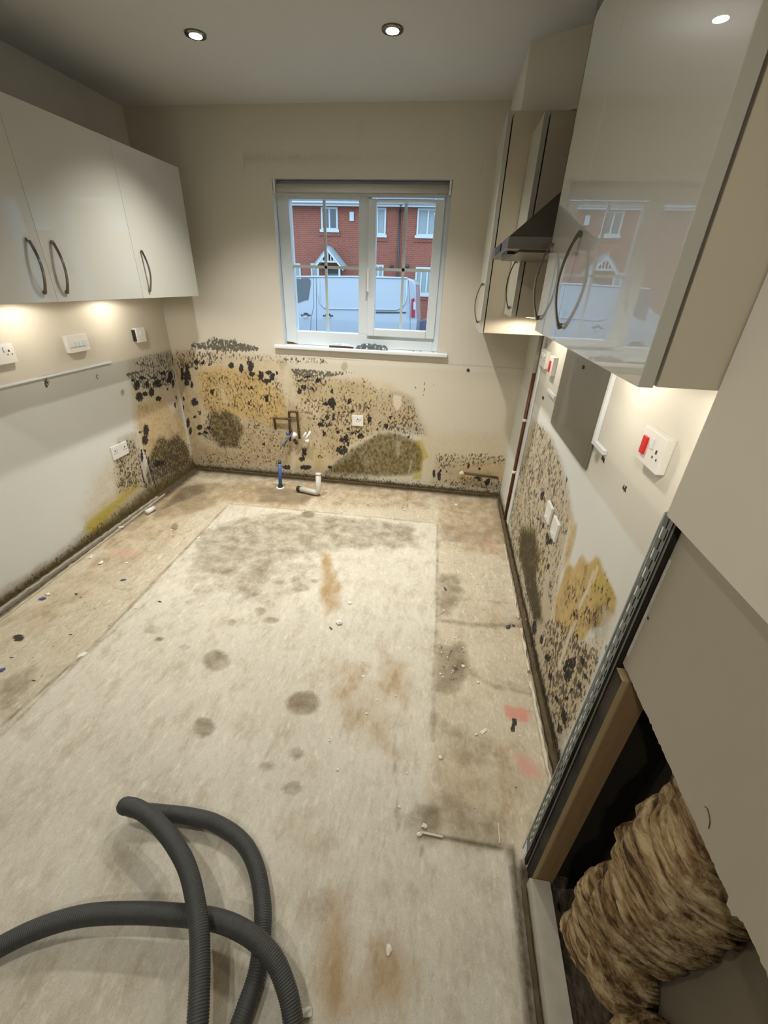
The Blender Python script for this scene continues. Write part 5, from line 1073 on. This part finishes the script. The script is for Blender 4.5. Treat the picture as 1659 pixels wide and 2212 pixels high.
for a, b, n_ in ((650, 671, 681.5), (698, 719, 682.5)):
    d = vpoly('door_handle', [(a, n_-3), (a+4, n_-1), (a+7, n_-6), (b-8, n_-6), (b-4, n_-2), (b, n_-2), (b, n_+1), (a, n_+1)], 'van_trim', 0.02, 0.018); vpoly('handle_grip', [(a+5, n_), (b-7, n_), (b-7, n_+5), (a+5, n_+5)], 'van', 0.045, 0.03, d)
vpoly('tail_lamp', [(889, 646), (895, 644), (896, 686), (888, 686)], 'tail', 0.03, 0.10); vpoly('lamp_lens', [(893, 652), (898, 652), (898, 669), (893, 669)], 'ext_white', 0.035, 0.10)
for wx in (-2.05, -5.15):
    bm = B(); cyl(bm, (wx, YV-0.01, GZ+0.32), (wx, YV+0.22, GZ+0.32), 0.32, 0.32, 32); w_ = obj('wheel', bm, 'tyre', van, True); bm = B(); cyl(bm, (wx, YV-0.03, GZ+0.32), (wx, YV-0.008, GZ+0.32), 0.19, 0.20, 24); obj('hub_cap', bm, 'steel', w_, True)
    bm = B(); cyl(bm, (wx, YV+1.68, GZ+0.32), (wx, YV+1.91, GZ+0.32), 0.32, 0.32, 32); obj('wheel', bm, 'tyre', van, True)

# second car partly visible behind the van
car = thing('parked_car', 'dark car parked behind the van at the right of the window', 'car', (0.4, 17.0, GZ)); 
bm = B(); prism(bm, [(-1.25, 16.9, GZ+0.25), (-1.30, 16.9, GZ+0.62), (-0.9, 16.9, GZ+0.78), (-0.2, 16.9, GZ+0.86), (0.5, 16.9, GZ+1.30), (2.0, 16.9, GZ+1.32), (2.7, 16.9, GZ+0.85), (2.9, 16.9, GZ+0.3)], (0, 1.6, 0)); bmesh.ops.bevel(bm, geom=bm.edges[:], offset=0.05, segments=2, affect='EDGES'); obj('car_body', bm, 'car', car)
for wx in (-0.55, 2.1):
    bm = B(); cyl(bm, (wx, 16.88, GZ+0.30), (wx, 17.08, GZ+0.30), 0.30, 0.30, 28); obj('wheel', bm, 'tyre', car, True)

def hp(px, py, off=0.0): p = onY(YH-off, px, py); return Vector((float(p[0]), YH-off, float(p[2])))
EAVE = 4.50
def ext_window(parent, x0, x1, z0, z1, lights=2, dark=False):
    bm = B(); fw = 0.075
    box(bm, x0, x0+fw, YH-0.05, YH+0.02, z0, z1); box(bm, x1-fw, x1, YH-0.05, YH+0.02, z0, z1); box(bm, x0+fw, x1-fw, YH-0.05, YH+0.02, z1-fw, z1); box(bm, x0+fw, x1-fw, YH-0.05, YH+0.02, z0, z0+fw)
    for k in range(1, lights): xm = x0+(x1-x0)*k/lights; box(bm, xm-0.035, xm+0.035, YH-0.045, YH+0.02, z0+fw, z1-fw)
    box(bm, x0-0.06, x1+0.06, YH-0.11, YH-0.051, z0-0.09, z0+0.02)
    w_ = obj('window', bm, 'ext_white', parent); bx('pane', x0+fw, x1-fw, YH-0.012, YH-0.002, z0+fw, z1-fw, 'win_dark' if dark else 'curtain', w_)
    bx('brick_sill', x0-0.1, x1+0.1, YH-0.05, YH-0.001, z0-0.22, z0-0.095, 'brick', parent); return w_
def house(name, label, x0, x1, wins, porch=None, extra=None):
    t = thing(name, label, 'house', ((x0+x1)/2, YH+3, GZ))
    bx('brick_wall', x0, x1, YH, YH+6, GZ, EAVE-0.05, 'brick', t)
    bm = B(); prism(bm, [(x0, YH-0.35, EAVE), (x0, YH+3.2, EAVE+2.3), (x0, YH+6.3, EAVE)], (x1-x0, 0, 0)); obj('roof', bm, 'roof', t)
    bx('fascia', x0, x1, YH-0.36, YH-0.30, EAVE-0.14, EAVE+0.02, 'ext_white', t); bm = B(); cyl(bm, (x0, YH-0.42, EAVE-0.02), (x1, YH-0.42, EAVE-0.02), 0.055, 0.055, 14); obj('gutter', bm, 'ext_white', t, True); bx('soffit', x0, x1, YH-0.30, YH-0.001, EAVE-0.12, EAVE-0.055, 'ext_white', t)
    for wdw in wins: ext_window(t, *wdw)
    if porch is not None:
        a = porch; zt = 2.72; zf = 2.06; hw = 0.62; yy = YH-0.85
        for sgn in (-1, 1):
            bm = B(); prism(bm, [(a, yy, zt+0.04), (a+sgn*hw*1.12, yy, zf-0.02), (a+sgn*hw*1.12, yy, zf+0.06), (a, yy, zt+0.14)], (0, 0.84, 0)); obj('porch_roof', bm, 'roof', t)
        bm = B()
        for sgn in (-1, 1): prism(bm, [(a, yy-0.04, zt+0.04), (a+sgn*hw*1.12, yy-0.04, zf-0.05), (a+sgn*hw*1.12, yy-0.04, zf-0.16), (a, yy-0.04, zt-0.09)], (0, 0.035, 0))
        box(bm, a-0.38, a+0.38, yy-0.03, yy-0.005, 2.22, 2.29)
        for k in range(-2, 3):
            box(bm, a+k*0.13-0.022, a+k*0.13+0.022, yy-0.03, yy-0.008, 2.29, 2.60-abs(k)*0.12)
        obj('porch_truss', bm, 'ext_white', t)
        for sgn in (-1, 1): bx('porch_post', a+sgn*0.50-0.04, a+sgn*0.50+0.04, yy+0.02, yy+0.10, GZ+0.1, 2.10, 'ext_white', t)
        d = bx('front_door', a-0.42, a+0.42, YH-0.03, YH-0.001, GZ+0.1, 1.98, 'van_trim', t); bx('door_light', a-0.30, a+0.30, YH-0.036, YH-0.031, 1.55, 1.80, 'win_dark', d)
        bx('door_frame', a-0.50, a+0.50, YH-0.02, YH-0.0005, 1.985, 2.08, 'brown_pipe', t)
    return t
def xr(px0, px1, py): return hp(px0, py).x, hp(px1, py).x
uz0, uz1 = hp(910, 510).z, EAVE-0.14
gz0, gz1 = hp(915, 636).z, hp(915, 577).z
w1 = xr(694, 730, 470); w2 = xr(797, 834, 480); w3 = xr(901, 948, 480); g1 = xr(634, 650, 580); g2 = xr(672, 689, 580); g3 = xr(806, 829, 580); g4 = xr(897, 935, 600)
pc = hp(719, 560).x; xd = hp(867, 520).x
hA = house('terraced_house', 'red brick house with gabled white porch seen through the left pane', -10.2, xd, [(w1[0], w1[1], hp(712, 497).z, uz1, 2, True), (w2[0], w2[1], uz0, uz1, 2), (g1[0], g1[1], gz0, hp(642, 569).z, 1), (g2[0], g2[1], gz0, hp(680, 569).z, 1), (g3[0], g3[1], gz0, hp(818, 572).z, 2), (-9.6, -8.7, uz0, uz1, 2)], pc)
bx('alarm_box', hp(756, 470).x, hp(765, 470).x, YH-0.09, YH-0.001, hp(760, 478).z, hp(760, 458).z, 'ext_white', hA)
bm = B(); x_ = xd-0.10; cyl(bm, (x_, YH-0.08, GZ+0.1), (x_, YH-0.08, EAVE-0.25), 0.045, 0.045, 14); cyl(bm, (x_, YH-0.08, EAVE-0.25), (x_+0.05, YH-0.40, EAVE-0.06), 0.045, 0.045, 14); obj('downpipe', bm, 'van_trim', hA, True)
for px in (846, 880):
    q = hp(px, 575); par = hA if q.x < xd else None
    if par: bm = B(); cyl(bm, (q.x, YH-0.14, q.z), (q.x, YH-0.001, q.z), 0.08, 0.08, 16); obj('boiler_flue', bm, 'van_trim', par, True)
hB = house('terraced_house', 'red brick house with white windows seen through the right pane', xd+0.01, 7.0, [(w3[0], w3[1], uz0, uz1, 2), (g4[0], g4[1], gz0, gz1, 3), (1.6, 2.7, uz0, uz1, 2), (1.6, 2.7, gz0, gz1, 2)], 4.6)
q = hp(880, 575); bm = B(); cyl(bm, (q.x, YH-0.14, q.z), (q.x, YH-0.001, q.z), 0.08, 0.08, 16); obj('boiler_flue', bm, 'van_trim', hB, True)
hD = house('terraced_house', 'red brick house with porch to the right, seen only in the left cabinet doors', 7.01, 14.5, [(8.2, 9.2, uz0, uz1, 2), (12.2, 13.3, uz0, uz1, 2), (12.2, 13.3, gz0, gz1, 2)], 10.2)
hE = house('terraced_house', 'farthest right red brick house, seen only in the left cabinet doors', 14.51, 30.0, [(16.2, 17.2, uz0, uz1, 2), (20.2, 21.3, uz0, uz1, 2), (20.2, 21.3, gz0, gz1, 2)], 18.4)
hC = house('terraced_house', 'red brick house with porch seen only in the cabinet door reflection', -17.5, -10.21, [(-12.2, -11.2, uz0, uz1, 2), (-15.9, -14.9, uz0, uz1, 2), (-15.9, -14.9, gz0, gz1, 2)], -12.9)
